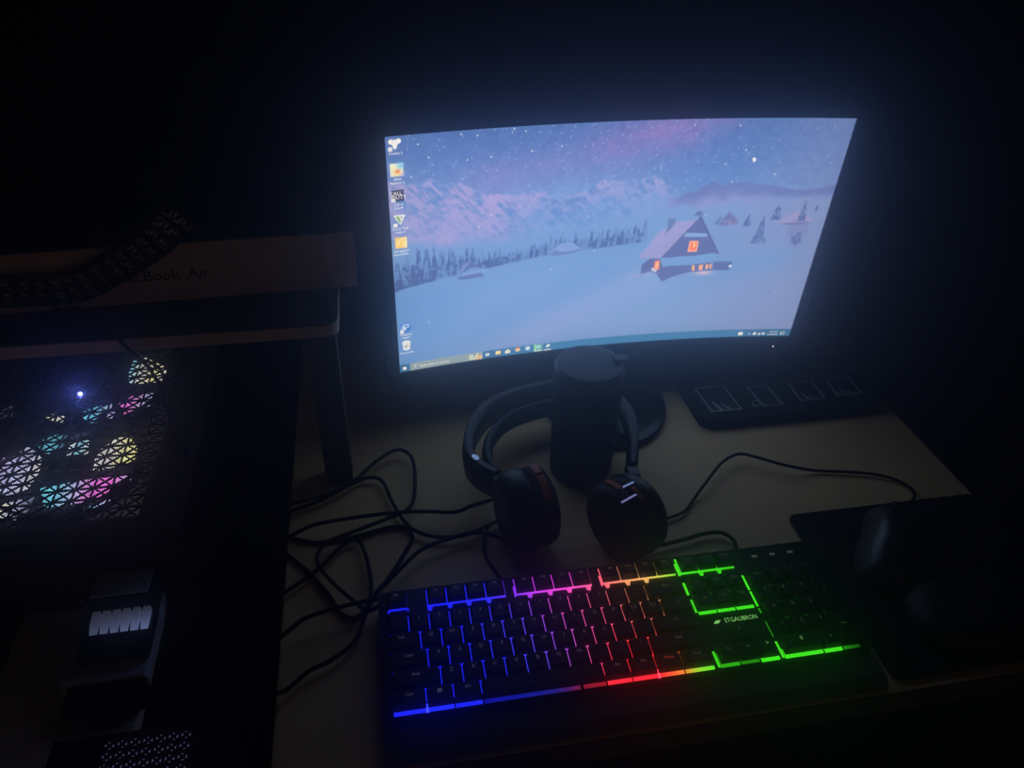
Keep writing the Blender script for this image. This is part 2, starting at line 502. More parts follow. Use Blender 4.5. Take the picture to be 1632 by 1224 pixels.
# the cabin
poly([(0.5647,0.4327),(0.5878,0.4821),(0.604,0.537),(0.6431,0.5809),(0.6858,0.5861),(0.6991,0.6004),(0.6221,0.4206),(0.5746,0.4228)], (150, 152, 206), 1.0)
blend((160, 160, 214), 0.35 * pmask([(0.5829,0.4683),(0.6073,0.5339),(0.6476,0.5806),(0.6885,0.5886),(0.6549,0.5071)], 3))
poly([(0.6233,0.6018),(0.6411,0.6017),(0.6425,0.5727),(0.6229,0.5269),(0.6255,0.563)], (94, 120, 172), 1.0)
poly([(0.6216,0.6046),(0.6423,0.6043),(0.643,0.5974),(0.6222,0.5977)], (130, 158, 212), 1.0)
poly([(0.699,0.6017),(0.7645,0.4253),(0.7497,0.4335),(0.7033,0.4221),(0.6221,0.4206)], (88, 102, 160), 1.0)
poly([(0.6942,0.6048),(0.7017,0.6043),(0.7663,0.4237),(0.7613,0.4269)], (76, 88, 142), 0.9)
poly([(0.6836,0.6069),(0.6906,0.6242),(0.701,0.6235),(0.706,0.6054)], (84, 100, 154), 0.9)
poly([(0.6679,0.5131),(0.6736,0.5311),(0.7225,0.5249),(0.7273,0.5089)], (132, 168, 222), 1.0)
poly([(0.6851,0.4933),(0.7077,0.4916),(0.708,0.4423),(0.6858,0.4426)], (255, 170, 120), 1.0)
poly([(0.6891,0.4844),(0.705,0.4846),(0.704,0.4514),(0.6895,0.451)], (255, 118, 26), 1.0)
poly([(0.6952,0.4839),(0.7013,0.4834),(0.7004,0.4633),(0.6958,0.4636)], (255, 214, 110), 0.9)
poly([(0.5786,0.393),(0.5962,0.4204),(0.6273,0.4142),(0.6358,0.3051),(0.6183,0.3436),(0.6018,0.3545),(0.5779,0.3453)], (86, 96, 152), 1.0)
poly([(0.6289,0.38),(0.7015,0.3807),(0.7502,0.389),(0.7577,0.3508),(0.6959,0.345),(0.6587,0.3272),(0.6358,0.3051)], (88, 102, 160), 1.0)
poly([(0.6209,0.4178),(0.7033,0.4221),(0.7497,0.4335),(0.7663,0.4237),(0.7511,0.3949),(0.7015,0.3807),(0.6306,0.3783)], (112, 156, 214), 1.0)
poly([(0.7546,0.3917),(0.8028,0.3904),(0.7987,0.3483),(0.7577,0.3508)], (86, 102, 160), 1.0)
poly([(0.6095,0.4072),(0.6217,0.4089),(0.6226,0.3642),(0.6083,0.3687)], (255, 140, 60), 0.95)
poly([(0.6132,0.4009),(0.6194,0.4003),(0.6187,0.3736),(0.6125,0.3743)], (255, 190, 100), 0.9)
poly([(0.6029,0.3783),(0.6195,0.3645),(0.6143,0.3531),(0.6042,0.3632)], (226, 226, 240), 0.8)
for a_, b_ in (((1103, 423), (1107, 431)), ((1114, 422), (1120, 430)), ((1125, 421), (1129, 428)), ((1131, 420.5), (1134, 428))):
    pass
for q in ([(0.7034,0.3775),(0.7103,0.3784),(0.7116,0.3512),(0.7055,0.3502)], [(0.7205,0.3777),(0.7303,0.3799),(0.7308,0.3542),(0.7215,0.3534)], [(0.7373,0.3794),(0.7442,0.3804),(0.7444,0.3578),(0.7383,0.3567)], [(0.7466,0.3802),(0.7519,0.3814),(0.7529,0.3587),(0.7484,0.3575)]):
    poly(q, (255, 178, 104), 0.95)
blob([(0.7356,0.3387)][0], 0.022, 0.011, (232, 190, 206), 0.75)
blob([(0.6026,0.3454)][0], 0.018, 0.012, (182, 180, 222), 0.6)
poly([(0.5763,0.3455),(0.6016,0.3575),(0.6149,0.347),(0.6342,0.3053),(0.6113,0.3171)], (122, 162, 218), 0.7, 1)
disc([(0.7986,0.368)][0], 0.0035, (245, 245, 255), 1.0)
blob([(0.5627,0.3412)][0], 0.03, 0.012, (158, 160, 212), 0.5)
for p in [(0.0742,0.2249),(0.36,0.4055),(0.93,0.229),(0.7118,0.6064),(0.2157,0.6665),(0.1885,0.6226),(0.4342,0.6272),(0.458,0.4726)]:
    disc(p, 0.0022, (205, 222, 250), 0.75)
img += ((fbm(S * 300, T * 170, 99, 2) - 0.5) * 7)[..., None]
# desktop icons
def shortcut(p, w=0.0078):
    rect(p[0] - 0.0135, p[1] - 0.0235, p[0] - 0.0135 + w, p[1] - 0.0235 + w * A, (250, 250, 252))
    rect(p[0] - 0.0115, p[1] - 0.020, p[0] - 0.0085, p[1] - 0.0155, (130, 150, 190), 0.6)
IC = [(0.019,0.9715),(0.0197,0.8776),(0.0192,0.7822),(0.0202,0.6871),(0.0201,0.5959),(0.0191,0.219),(0.0195,0.1297)]
p = IC[0]
for dx, dy, r in ((-0.0075, 0.007, 0.0052), (0.0075, 0.008, 0.0052), (0, 0.002, 0.0062), (0, -0.008, 0.0045), (-0.003, 0.004, 0.0055), (0.003, 0.005, 0.0055), (0, -0.014, 0.0033)):
    disc((p[0] + dx, p[1] + dy), r, (252, 252, 252))
for dx in (-0.0034, 0.0034):
    rect(p[0] + dx - 0.0006, p[1] + 0.001, p[0] + dx + 0.0006, p[1] + 0.013, (150, 150, 170), 0.7)
shortcut((p[0] + 0.0005, p[1] - 0.002))
p = IC[1]
rect(p[0] - 0.013, p[1] - 0.0235, p[0] + 0.013, p[1] + 0.0235, (226, 240, 236))
blob((p[0] + 0.008, p[1] + 0.014), 0.007, 0.012, (110, 200, 240), 0.9)
blob((p[0] - 0.007, p[1] + 0.012), 0.006, 0.010, (250, 245, 190), 0.9)
blob((p[0] + 0.010, p[1] - 0.018), 0.006, 0.008, (180, 160, 235), 0.8)
blob((p[0] + 0.001, p[1] - 0.009), 0.009, 0.012, (255, 214, 110), 1.0)
blob((p[0] + 0.002, p[1] - 0.005), 0.004, 0.0055, (226, 96, 50), 1.0)
p = IC[2]
rect(p[0] - 0.0125, p[1] - 0.0225, p[0] + 0.0125, p[1] + 0.0225, (60, 62, 84))
shortcut((p[0] + 0.0005, p[1]))
p = IC[3]
poly([(p[0] - 0.012, p[1] + 0.019), (p[0] + 0.012, p[1] + 0.019), (p[0] + 0.001, p[1] - 0.019)], (245, 248, 245))
poly([(p[0] - 0.008, p[1] + 0.015), (p[0] - 0.001, p[1] + 0.015), (p[0] + 0.003, p[1] - 0.004), (p[0] + 0.001, p[1] - 0.014)], (120, 176, 84))
poly([(p[0] + 0.002, p[1] + 0.014), (p[0] + 0.007, p[1] + 0.014), (p[0] + 0.004, p[1] + 0.002)], (92, 112, 124))
shortcut((p[0], p[1] - 0.003))
p = IC[4]
rect(p[0] - 0.0125, p[1] - 0.0225, p[0] + 0.0125, p[1] + 0.0225, (250, 208, 90))
blend((255, 244, 190), 0.8 * pmask([(p[0] - 0.0125, p[1] - 0.0225), (p[0] + 0.0125, p[1] - 0.0225), (p[0] + 0.0125, p[1] + 0.0225), (p[0] - 0.0125, p[1] + 0.0225)]) * ss(0.5, 0.65, fbm(S * 160, T * 90, 12)))
p = IC[5]
disc(p, 0.0125, (40, 104, 214))
for dx, dy in ((0.002, 0.006), (-0.003, -0.003)):
    rect(p[0] + dx - 0.007, p[1] + dy - 0.009, p[0] + dx + 0.006, p[1] + dy + 0.009, (215, 232, 250))
    rect(p[0] + dx - 0.0054, p[1] + dy - 0.006, p[0] + dx + 0.0044, p[1] + dy + 0.006, (58, 122, 212))
disc((p[0] - 0.003, p[1] - 0.003), 0.0035, (225, 238, 252))
shortcut((p[0] + 0.001, p[1] - 0.004))
p = IC[6]
poly([(p[0] - 0.0095, p[1] + 0.021), (p[0], p[1] + 0.027), (p[0] + 0.0095, p[1] + 0.021), (p[0] + 0.0075, p[1] - 0.020), (p[0], p[1] - 0.024), (p[0] - 0.0075, p[1] - 0.019)], (232, 238, 246))
rect(p[0] - 0.004, p[1] - 0.010, p[0] + 0.001, p[1] + 0.004, (150, 176, 190))
rect(p[0] + 0.001, p[1] - 0.006, p[0] + 0.005, p[1] + 0.012, (244, 196, 160), 0.8)
# taskbar
TB = 0.0385
rect(0, -0.01, 1, TB, (60, 112, 158))
blend((66, 128, 178), 0.8 * pmask([(0.25, -0.01), (0.88, -0.01), (0.88, TB), (0.25, TB)], 8))
rect(0.0252, -0.01, 0.2016, TB, (146, 164, 172))
rect(0.168, 0.004, 0.180, 0.030, (214, 228, 200), 0.8)
rect(0.184, 0.002, 0.2005, 0.022, (240, 196, 124), 0.9)
poly([(0.178, 0.002), (0.181, 0.002), (0.192, 0.034), (0.188, 0.034)], (235, 235, 235))
rect(0.1995, 0.001, 0.2016, TB, (176, 214, 236))
for i in range(2):
    for j in range(2):
        rect(0.0085 + i * 0.004, 0.0095 + j * 0.0075, 0.0085 + i * 0.004 + 0.0036, 0.0095 + j * 0.0075 + 0.0066, (248, 248, 250))
disc((0.0375, 0.0215), 0.0032, (244, 246, 246)); disc((0.0375, 0.0215), 0.0020, (146, 164, 172))
poly([(0.0345, 0.012), (0.0355, 0.012), (0.0368, 0.017), (0.0360, 0.018)], (244, 246, 246))
rect(0.2095, 0.0125, 0.2135, 0.027, (236, 246, 250)); rect(0.2145, 0.0125, 0.2185, 0.027, (236, 246, 250))
rect(0.2345, 0.0125, 0.2468, 0.030, (252, 232, 170)); rect(0.2370, 0.0125, 0.2445, 0.020, (246, 206, 96))
poly([(0.2575, 0.012), (0.2710, 0.012), (0.2710, 0.024), (0.2642, 0.032), (0.2575, 0.024)], (250, 244, 222))
rect(0.262, 0.020, 0.267, 0.023, (130, 130, 130))
disc((0.2893, 0.0243), 0.0064, (252, 226, 150)); blob((0.2893, 0.033), 0.005, 0.004, (232, 92, 70), 1.0); disc((0.2893, 0.0245), 0.0030, (240, 176, 140))
disc((0.3147, 0.0243), 0.0064, (214, 232, 250))
rect(0.3305, 0.0035, 0.3525, TB, (104, 170, 168)); rect(0.3305, 0.0035, 0.336, TB, (150, 222, 160))
disc((0.3425, 0.0245), 0.0056, (164, 222, 224)); rect(0.3315, 0.003, 0.352, 0.006, (225, 245, 240))
disc((0.3668, 0.0262), 0.0044, (236, 246, 240)); poly([(0.3595, 0.022), (0.3625, 0.017), (0.3700, 0.022), (0.3660, 0.028)], (236, 246, 240))
rect(0.356, 0.003, 0.3745, 0.0062, (244, 248, 248))
rect(0.8635, 0.0075, 0.8755, 0.0235, (250, 248, 246)); rect(0.8662, 0.0145, 0.8735, 0.0165, (230, 180, 160), 0.7)
poly([(0.8895, 0.011), (0.8927, 0.019), (0.8960, 0.011), (0.8948, 0.0095), (0.8927, 0.015), (0.8906, 0.0095)], (240, 246, 250))
poly([(0.9015, 0.010), (0.9035, 0.019), (0.9095, 0.0225), (0.9105, 0.014), (0.9065, 0.007)], (248, 250, 252))
poly([(0.9135, 0.008), (0.9215, 0.008), (0.9215, 0.0215)], (244, 248, 250))
poly([(0.9260, 0.011), (0.9280, 0.011), (0.9315, 0.0075), (0.9315, 0.0215), (0.9280, 0.018), (0.9260, 0.018)], (244, 248, 250))
blob((0.934, 0.014), 0.0016, 0.004, (190, 220, 240), 0.7)
rect(0.9755, 0.008, 0.9855, 0.022, (244, 248, 250)); rect(0.9772, 0.0105, 0.9838, 0.0195, (62, 116, 158))
img = np.clip(img, 0, 255) / 255.0
imgl = np.where(img <= 0.04045, img / 12.92, ((img + 0.055) / 1.055) ** 2.4)

gs, gt = np.meshgrid(np.linspace(0, 1, NX + 1), np.linspace(0, 1, NY + 1))
verts = (mon(gs, gt) - MQ).reshape(-1, 3).astype(np.float32)
idx = np.arange((NX + 1) * (NY + 1)).reshape(NY + 1, NX + 1)
quads = np.stack([idx[:-1, :-1], idx[:-1, 1:], idx[1:, 1:], idx[1:, :-1]], -1).reshape(-1, 4).astype(np.int32)
me = bpy.data.meshes.new('screen')
me.vertices.add(len(verts)); me.vertices.foreach_set('co', verts.ravel())
me.loops.add(quads.size); me.loops.foreach_set('vertex_index', quads.ravel())
me.polygons.add(len(quads)); me.polygons.foreach_set('loop_start', np.arange(0, quads.size, 4, dtype=np.int32))
me.update(calc_edges=True)
ca = me.color_attributes.new('picture', 'FLOAT_COLOR', 'POINT')
pad4 = np.ones((NY + 1, NX + 1, 4), dtype=np.float32)
ext = np.pad(imgl, ((1, 1), (1, 1), (0, 0)), mode='edge')
pad4[..., :3] = 0.25 * (ext[:-1, :-1] + ext[1:, :-1] + ext[:-1, 1:] + ext[1:, 1:])
ca.data.foreach_set('color', pad4.ravel())
M['screen'] = emit('screen_picture', strength=1.32, attr='picture', body=0.12)
scr = link('screen', me, M['screen'], monitor)
scr['label'] = 'lit desktop picture of a snowy valley cabin at dusk'

M['uitext'] = emit('screen_white_text', (0.93, 0.95, 1.0), 1.35, body=0.2)
def screen_text(body, s, t, size, m=None, align='CENTER', name='icon_caption', squash=1.0):
    src = text_mesh(body, 1.0, align)
    n = len(src.vertices)
    co = np.empty(n * 3); src.vertices.foreach_get('co', co); co = co.reshape(-1, 3)
    me2 = src.copy()
    P = mon(s + co[:, 0] * size * squash / MW, t + co[:, 1] * size / MH, 0.0005) - MQ
    me2.vertices.foreach_set('co', P.astype(np.float32).ravel()); me2.update()
    return link(name, me2, m or M['uitext'], scr)
E3 = 0.0036
for body, px in (('Destiny 2', 0), ('Slime', 1), ('Rancher 2', 1), ('Call of', 2), ('Duty\u00ae', 2), ('Grand Theft', 3), ('Auto V', 3),
                 ('SpongeBob', 4), ('SquarePant...', 4), ('Wallpaper', 5), ('Engine', 5), ('Recycle Bin', 6)):
    second = body in ('Rancher 2', 'Duty\u00ae', 'Auto V', 'SquarePant...', 'Engine')
    screen_text(body, IC[px][0] + 0.0005, IC[px][1] - 0.0335 - (0.0135 if second else 0), E3)
M['bold'] = emit('screen_pale_letters', (0.92, 0.90, 0.84), 1.35)
screen_text('CALL', IC[2][0] - 0.004, IC[2][1] + 0.009, 0.0056, M['bold'], name='icon_lettering')
screen_text('DUTY', IC[2][0] + 0.002, IC[2][1] - 0.006, 0.0060, M['bold'], name='icon_lettering')
screen_text('OF', IC[2][0] - 0.0105, IC[2][1] - 0.004, 0.0024, M['bold'], name='icon_lettering')
screen_text('Type here to search', 0.0475, 0.0180, 0.0046, align='LEFT', name='search_text')
screen_text('9:02 PM', 0.9555, 0.0235, 0.0034, name='clock_text')
screen_text('2/19/2024', 0.9535, 0.0095, 0.0034, name='clock_text')

# ---- monitor housing
def arc_block(name, s0, s1, t0, t1, d0, d1, m, n=36, bev=0.0, parent=monitor):
    """a curved block following the glass from depth d0 (behind) to d1 (in front)"""
    bm = bmesh.new()
    rings = []
    for k in range(n + 1):
        s = s0 + (s1 - s0) * k / n
        rings.append([bm.verts.new(Vector((mon(s, tt, dd) - MQ).tolist())) for tt, dd in ((t0, d0), (t0, d1), (t1, d1), (t1, d0))])
    for a, b in zip(rings, rings[1:]):
        for j in range(4):
            bm.faces.new((a[j], a[(j + 1) % 4], b[(j + 1) % 4], b[j]))
    bm.faces.new(rings[0][::-1]); bm.faces.new(rings[-1])
    return bobj(name, bm, m, parent)
bz, bt, bb = 0.012 / MW, 0.012 / MH, 0.024 / MH
arc_block('top_bezel', -bz, 1 + bz, 1.0005, 1 + bt, -0.02, 0.0022, M['gloss'])
arc_block('chin', -bz, 1 + bz, -bb, -0.0005, -0.02, 0.0022, M['gloss'])
arc_block('side_bezel', -bz, -0.0004, -0.0005, 1.0005, -0.02, 0.0022, M['gloss'], 2)
arc_block('side_bezel', 1.0004, 1 + bz, -0.0005, 1.0005, -0.02, 0.0022, M['gloss'], 2)
arc_block('back_cover', -bz, 1 + bz, -bb, 1 + bt, -0.036, -0.0202, M['black'])
arc_block('back_bulge', 0.22, 0.78, 0.1, 0.8, -0.062, -0.036, M['black'])
M['whiteled'] = emit('white_led', (0.75, 0.82, 1.0), 1.6)
P = mon(0.9634, -0.0525, 0.0024) - MQ
bm = bmesh.new()
bmesh.ops.create_icosphere(bm, subdivisions=2, radius=0.0011)
led = bobj('power_light', bm, M['whiteled'], monitor)
led.location = P.tolist()
led['label'] = 'small white power light'
# stand: rounded base, neck
bm = bmesh.new()
lathe(bm, [(0.094, 0.0), (0.102, 0.002), (0.1035, 0.006), (0.101, 0.0095), (0.09, 0.0105)], 64)
base = bobj('base', bm, M['gloss'], monitor, False)
base.location = (0.008, 0.0, 0.0003)
base.scale = (0.80, 0.985, 1)
bm = bmesh.new()
path = [Vector(p) for p in catmull([(0.0, 0.045, 0.010), (0.0, 0.052, 0.05), (0.0, 0.062, 0.12), (0.0, 0.060, 0.20)], 6)]
sweep(bm, path, [(-0.03, -0.010), (0.03, -0.010), (0.03, 0.010), (-0.03, 0.010)], ups=[(0, -1, 0)] * len(path))
bobj('neck', bm, M['gloss'], monitor)
tag(monitor, 'curved black monitor showing a snowy cabin desktop picture', 'monitor')

# ------------------------------------------------------------------ keyboard
U = 0.01905
kb = empty('keyboard', (0.0, 0.0, 0.0))
kb.rotation_euler = (math.radians(3.0), 0, 0)
ZP = 0.0200                                   # glowing plate
def K(u, v): return (u * U, -v * U)
# case: tray with rounded corners, slightly dished palm rest in front
bm = bmesh.new()
prism(bm, rounded(-0.42 * U, 22.92 * U, -4.35 * U, 2.62 * U, 0.006), 0.0066, 0.0186)
bobj('case', bm, M['black'], kb)
for a, b in ((-0.42, 8.52), (8.56, 22.92)):
    bm = bmesh.new()
    path = [Vector((a * U, 0, 0)), Vector((b * U, 0, 0))]
    sec = [(-y, z) for y, z in ((4.37 * U * -1, 0.0066), (-4.37 * U, 0.0180), (-4.9 * U, 0.0176), (-5.5 * U, 0.0160), (-5.85 * U, 0.0130), (-5.98 * U, 0.0098), (-5.98 * U, 0.0068))]
    sweep(bm, path, sec)
    bobj('palm_rest', bm, M['palm'], kb)
for fx in (1.5, 20.5):
    boxo('foot', fx * U, (fx + 1.0) * U, 2.0 * U, 2.4 * U, -0.0017, 0.0066, M['black'], kb, 0.0008)

# colours of the backlight across the board (u across, v towards the typist)
KU = np.array([0, 3, 5, 6.4, 7.5, 8.6, 9.6, 11, 12.2, 13.4, 14.4, 15.2, 17, 19, 20.8, 21.6, 22.5])
def crow(*c): return np.array(c, dtype=float)
B_, V_, Mg, Pk, Sa, Ye, Gr = (26, 34, 255), (96, 60, 255), (214, 44, 255), (255, 84, 160), (255, 110, 104), (226, 190, 92), (58, 220, 32)
Rd = (255, 34, 52)
G2 = (60, 220, 36); G3 = (30, 120, 20)
KR = [(-2.5, crow(B_, B_, B_, (150, 40, 255), Mg, Mg, (230, 60, 235), (255, 100, 130), (236, 176, 110), Ye, (190, 220, 70), Gr, Gr, G3, G3, G3, G3)),
      (-0.6, crow(B_, B_, (50, 50, 255), (90, 60, 255), (170, 70, 240), (236, 84, 200), (246, 90, 170), (250, 104, 130), (240, 140, 110), (230, 170, 110), (160, 210, 70), Gr, Gr, Gr, G2, G3, (10, 40, 8))),
      (1.0, crow(B_, B_, (40, 50, 255), (80, 64, 255), (130, 70, 250), (190, 80, 220), (236, 84, 190), (250, 84, 130), (250, 110, 110), (244, 140, 104), (150, 190, 60), Gr, Gr, Gr, G2, G3, (10, 50, 8))),
      (2.4, crow(B_, B_, B_, (60, 60, 255), (110, 70, 255), (190, 80, 230), (240, 80, 150), Rd, Rd, (240, 90, 60), (140, 150, 50), Gr, Gr, Gr, Gr, G2, (20, 80, 12))),
      (4.0, crow(B_, B_, (30, 40, 255), (40, 50, 235), (60, 50, 200), (200, 40, 90), (255, 44, 66), Rd, Rd, (226, 120, 50), (110, 240, 50), Gr, Gr, Gr, Gr, Gr, (24, 100, 16)))]
def glow(u, v):
    u = np.asarray(u, float); v = np.asarray(v, float)
    rows = np.stack([np.stack([np.interp(u, KU, r[:, k]) for k in range(3)], -1) for _, r in KR])
    vv = np.array([r[0] for r in KR])
    j = np.clip(np.searchsorted(vv, v) - 1, 0, len(vv) - 2)
    w = np.clip((v - vv[j]) / (vv[j + 1] - vv[j]), 0, 1)[..., None]
    ii = np.arange(len(u))
    c = rows[j, ii] * (1 - w) + rows[j + 1, ii] * w
    c = c / 255.0
    return np.where(c <= 0.04045, c / 12.92, ((c + 0.055) / 1.055) ** 2.4)
M['glow'] = emit('key_backlight', strength=1.3, attr='glow')
def plate(u0, u1, v0, v1, gain=1.0, front=False, taper=0.0):
    nu = max(2, int((u1 - u0) * 2)); nv = max(2, int((v1 - v0) * 2))
    uu, vv = np.meshgrid(np.linspace(u0, u1, nu + 1), np.linspace(v0, v1, nv + 1))
    um = (u0 + u1) / 2
    co = [((um + (u - um) * (1 - taper / ((u1 - u0) / 2) * (v - v0) / (v1 - v0))) * U, -v * U, ZP) for u, v in zip(uu.ravel(), vv.ravel())]
    f = [(j * (nu + 1) + i, (j + 1) * (nu + 1) + i, (j + 1) * (nu + 1) + i + 1, j * (nu + 1) + i + 1) for j in range(nv) for i in range(nu)]
    n0 = len(co)                              # thin body under the glowing face
    co += [(u0 * U, -v0 * U, 0.0183), (u1 * U, -v0 * U, 0.0183), (u1 * U, -v1 * U, 0.0183), (u0 * U, -v1 * U, 0.0183)]
    f += [(n0, n0 + 1, n0 + 2, n0 + 3)]
    if front:                                 # the strip's lit front face
        n1 = len(co)
        k0 = nv * (nu + 1)
        co += [(co[k0 + i][0], co[k0 + i][1], 0.0184) for i in range(nu + 1)]
        f += [(k0 + i, n1 + i, n1 + i + 1, k0 + i + 1) for i in range(nu)]
    me = bpy.data.meshes.new('backlight')
    me.from_pydata(co, [], f)
    cols = np.zeros((len(co), 3)); cols[:n0] = glow(uu.ravel(), vv.ravel()) * gain
    if front:
        cols[n1:] = cols[nv * (nu + 1):n0]
    color_attr(me, cols)
    return link('backlight', me, M['glow'], kb)
plate(0.06, 14.97, -0.97, 3.6)
for a, b, g in ((0.02, 1.46, 1.3), (1.52, 2.69, 1.6), (2.75, 3.95, 1.1), (4.02, 8.45, 0.35), (8.6, 9.66, 0.35), (9.74, 10.91, 1.3), (10.97, 12.17, 1.5), (12.23, 13.43, 1.4), (13.49, 14.93, 1.2)):
    plate(a, b, 3.6, 4.07, g, front=True)
for a in (1.49, 12.20):                      # the two strongest lamps show at the front edge
    plate(a - 0.07, a + 0.07, 3.7, 4.09, 7.0, front=True)
plate(0.12, 0.98, -2.3, -1.37, 1.1)
for a in (2.0, 6.48, 11.0):
    plate(a - 0.02, a + 3.94, -2.4, -1.37, 1.2)
    if a > 6:
        plate(a - 0.11, a - 0.03, -1.95, -1.3, 1.2)
plate(15.17, 18.2, -2.4, -1.36, 1.2)
plate(15.06, 15.2, -2.1, -1.3, 1.2)
for tu in (2.1, 3.1, 4.05, 5.05, 7.15, 8.2, 9.2, 10.2, 11.2, 12.3, 13.3, 16.3, 17.3):     # lit notches between the number keys
    plate(tu - 0.15, tu + 0.15, -1.37, -1.14, 1.1, taper=0.07)
for tu in (0.08, 1.02):
    plate(tu - 0.05, tu + 0.05, -1.45, -1.27, 1.0)
plate(15.30, 18.2, -0.95, 0.9, 0.3)
for i in range(3):
    plate(15.27 + i, 16.21 + i, 0.9, 1.15, 1.2)
plate(15.08, 15.22, -0.85, -0.08, 1.2); plate(15.12, 15.24, 0.2, 1.0, 1.0)
plate(15.24, 16.2, 3.3, 4.05, 0.6, front=True); plate(15.10, 15.22, 3.2, 4.05, 1.0); plate(16.26, 17.2, 3.3, 4.03, 0.35, front=True); plate(17.28, 18.22, 3.3, 4.07, 1.3, front=True)
plate(18.6, 22.3, -0.95, 3.6, 0.28)
plate(18.34, 18.46, -0.85, 0.1, 1.3); plate(18.34, 18.46, 0.18, 1.1, 1.2); plate(18.36, 18.44, 1.2, 1.5, 0.5); plate(18.37, 18.44, 2.0, 2.9, 0.3)
plate(18.34, 18.46, 3.15, 4.05, 1.2)
plate(18.48, 20.46, 3.6, 4.07, 1.25, front=True); plate(20.53, 21.46, 3.6, 4.07, 1.3, front=True); plate(21.53, 22.4, 3.6, 4.04, 0.4, front=True)

# keycaps
_caps = {}
M['keycap'] = mat('keycap_black', (0.010, 0.010, 0.012), 0.48, var=0.15, scale=300)
def cap_mesh(w, h):
    key = (round(w, 3), round(h, 3))
    if key in _caps:
        return _caps[key]
    bm = bmesh.new()
    W2, H2 = w * U / 2 - 0.00045, h * U / 2 - 0.0004
    def ring(wx, yb, yf, z, c):               # hexagon-like: rear corners cut, front corners a little
        cf = c * 0.35
        return [bm.verts.new(p) for p in ((-wx + cf, yf, z), (wx - cf, yf, z), (wx, yf + cf, z), (wx, yb - c, z), (wx - c, yb, z), (-wx + c, yb, z), (-wx, yb - c, z), (-wx, yf + cf, z))]
    r0 = ring(W2, H2, -H2, 0.0003, 0.0012)
    r1 = ring(W2 - 0.0002, H2 - 0.0002, -H2 + 0.0001, 0.0020, 0.0016)
    r2 = ring(W2 - 0.0019, H2 - 0.0030, -H2 + 0.0012, 0.0076, 0.0016)
    r3 = ring(W2 - 0.0025, H2 - 0.0036, -H2 + 0.0018, 0.0081, 0.0014)
    bm.faces.new(r0[::-1]); bm.faces.new(r3)
    for a, b in ((r0, r1), (r1, r2), (r2, r3)):
        for k in range(8):
            bm.faces.new((a[k], a[(k + 1) % 8], b[(k + 1) % 8], b[k]))
    bmesh.ops.recalc_face_normals(bm, faces=bm.faces)
    me = bpy.data.meshes.new('key'); bm.to_mesh(me); bm.free()
    me.materials.append(M['keycap'])
    _caps[key] = me
    return me
_leg = {}
def legend_mat(u, v):
    key = (int(u / 1.5), int(v + 3))
    if key not in _leg:
        c = glow(np.array([u]), np.array([v]))[0]
        c = 0.6 * c + 0.4 * c.max()
        g = 0.10 if u < 15 else 0.09
        if u > 21.2: g = 0.03
        _leg[key] = emit('legend_glow', tuple(c * g), 1.0, body=0.12)
    return _leg[key]
def key(u0, v0, w=1.0, h=1.0, text=None, size=0.0052, dx=0.0, gain=None):
    o = bpy.data.objects.new('key', cap_mesh(w, h))
    COL.objects.link(o)
    o.parent = kb
    o.location = ((u0 + w / 2) * U, -(v0 + h / 2) * U, ZP)
    if text:
        src = text_mesh(text, size).copy()
        src.materials.append(gain or legend_mat(u0 + w / 2, v0))
        t = bpy.data.objects.new('legend', src)
        COL.objects.link(t)
        t.parent = o
        t.location = (dx, 0.0010, 0.00822)
    return o
M['hot'] = emit('legend_bright', (0.55, 0.06, 0.05), 0.5)
M['hotg'] = emit('legend_bright_green', (0.30, 0.75, 0.22), 0.5)
VF = -2.46
key(0, VF, text='Esc', size=0.004)
for g0, n0 in ((2.0, 1), (6.48, 5), (11.0, 9)):
    for i in range(4):
        key(g0 + i * 0.985, VF, 0.985, text='F%d' % (n0 + i), size=0.0042)
for i, t_ in enumerate(('PrtSc', 'ScrLk', 'Pause')):
    key(15.25 + i, VF, text=t_, size=0.003)
for i, t_ in enumerate('` 1 2 3 4 5 6 7 8 9 0 - ='.split()):
    key(i, -1, text=t_, size=0.0046)
key(13, -1, 2, text='Back', size=0.004)
key(0, 0, 1.5, text='Tab', size=0.004, dx=-0.003)
for i, t_ in enumerate('QWERTYUIOP'):
    key(1.5 + i, 0, text=t_)
key(11.5, 0, text='[ {'); key(12.5, 0, text='] }'); key(13.5, 0, 1.5, text='\\ |')
key(0, 1, 1.75, text='Caps', size=0.004)
for i, t_ in enumerate("ASDFGHJKL;'"):
    key(1.75 + i, 1, text=t_)
key(12.75, 1, 2.25, text='<-', size=0.006)
key(0, 2, 2.25, text='Shift', size=0.0042)
for i, t_ in enumerate('ZXCVBNM,./'):
    key(2.25 + i, 2, text=t_)
key(12.25, 2, 2.75, text='Shift', size=0.0042)
BR = [(0.0, 1.49, 'Ctrl'), (1.49, 2.72, None), (2.72, 3.98, 'Alt'), (3.98, 9.70, None), (9.70, 10.94, 'Alt'), (10.94, 12.20, 'Fn'), (12.20, 13.46, 'Menu'), (13.46, 14.95, 'Ctrl')]
for a, b, t_ in BR:
    key(a, 2.97, b - a, 0.97, t_, 0.005 if t_ in ('Fn', '#') else 0.0042, gain=M['hot'] if t_ == 'Menu' else None)
bm = bmesh.new()
for i in range(2):
    for j in range(2):
        box(bm, -0.0020 + i * 0.0021, -0.0001 + i * 0.0021, -0.0018 + j * 0.0019, -0.0001 + j * 0.0019, 0.0, 0.0002)
wk = bobj('legend', bm, legend_mat(2.1, 3.0), [o for o in kb.children if o.name.startswith('key') and abs(o.location.x - 2.105 * U) < 0.001 and o.location.y < -0.055][0])
wk.location = (0, 0.0010, 0.0082)
for i, t_ in enumerate(('Ins', 'Home', 'PgUp')):
    key(15.25 + i, -1, text=t_, size=0.003)
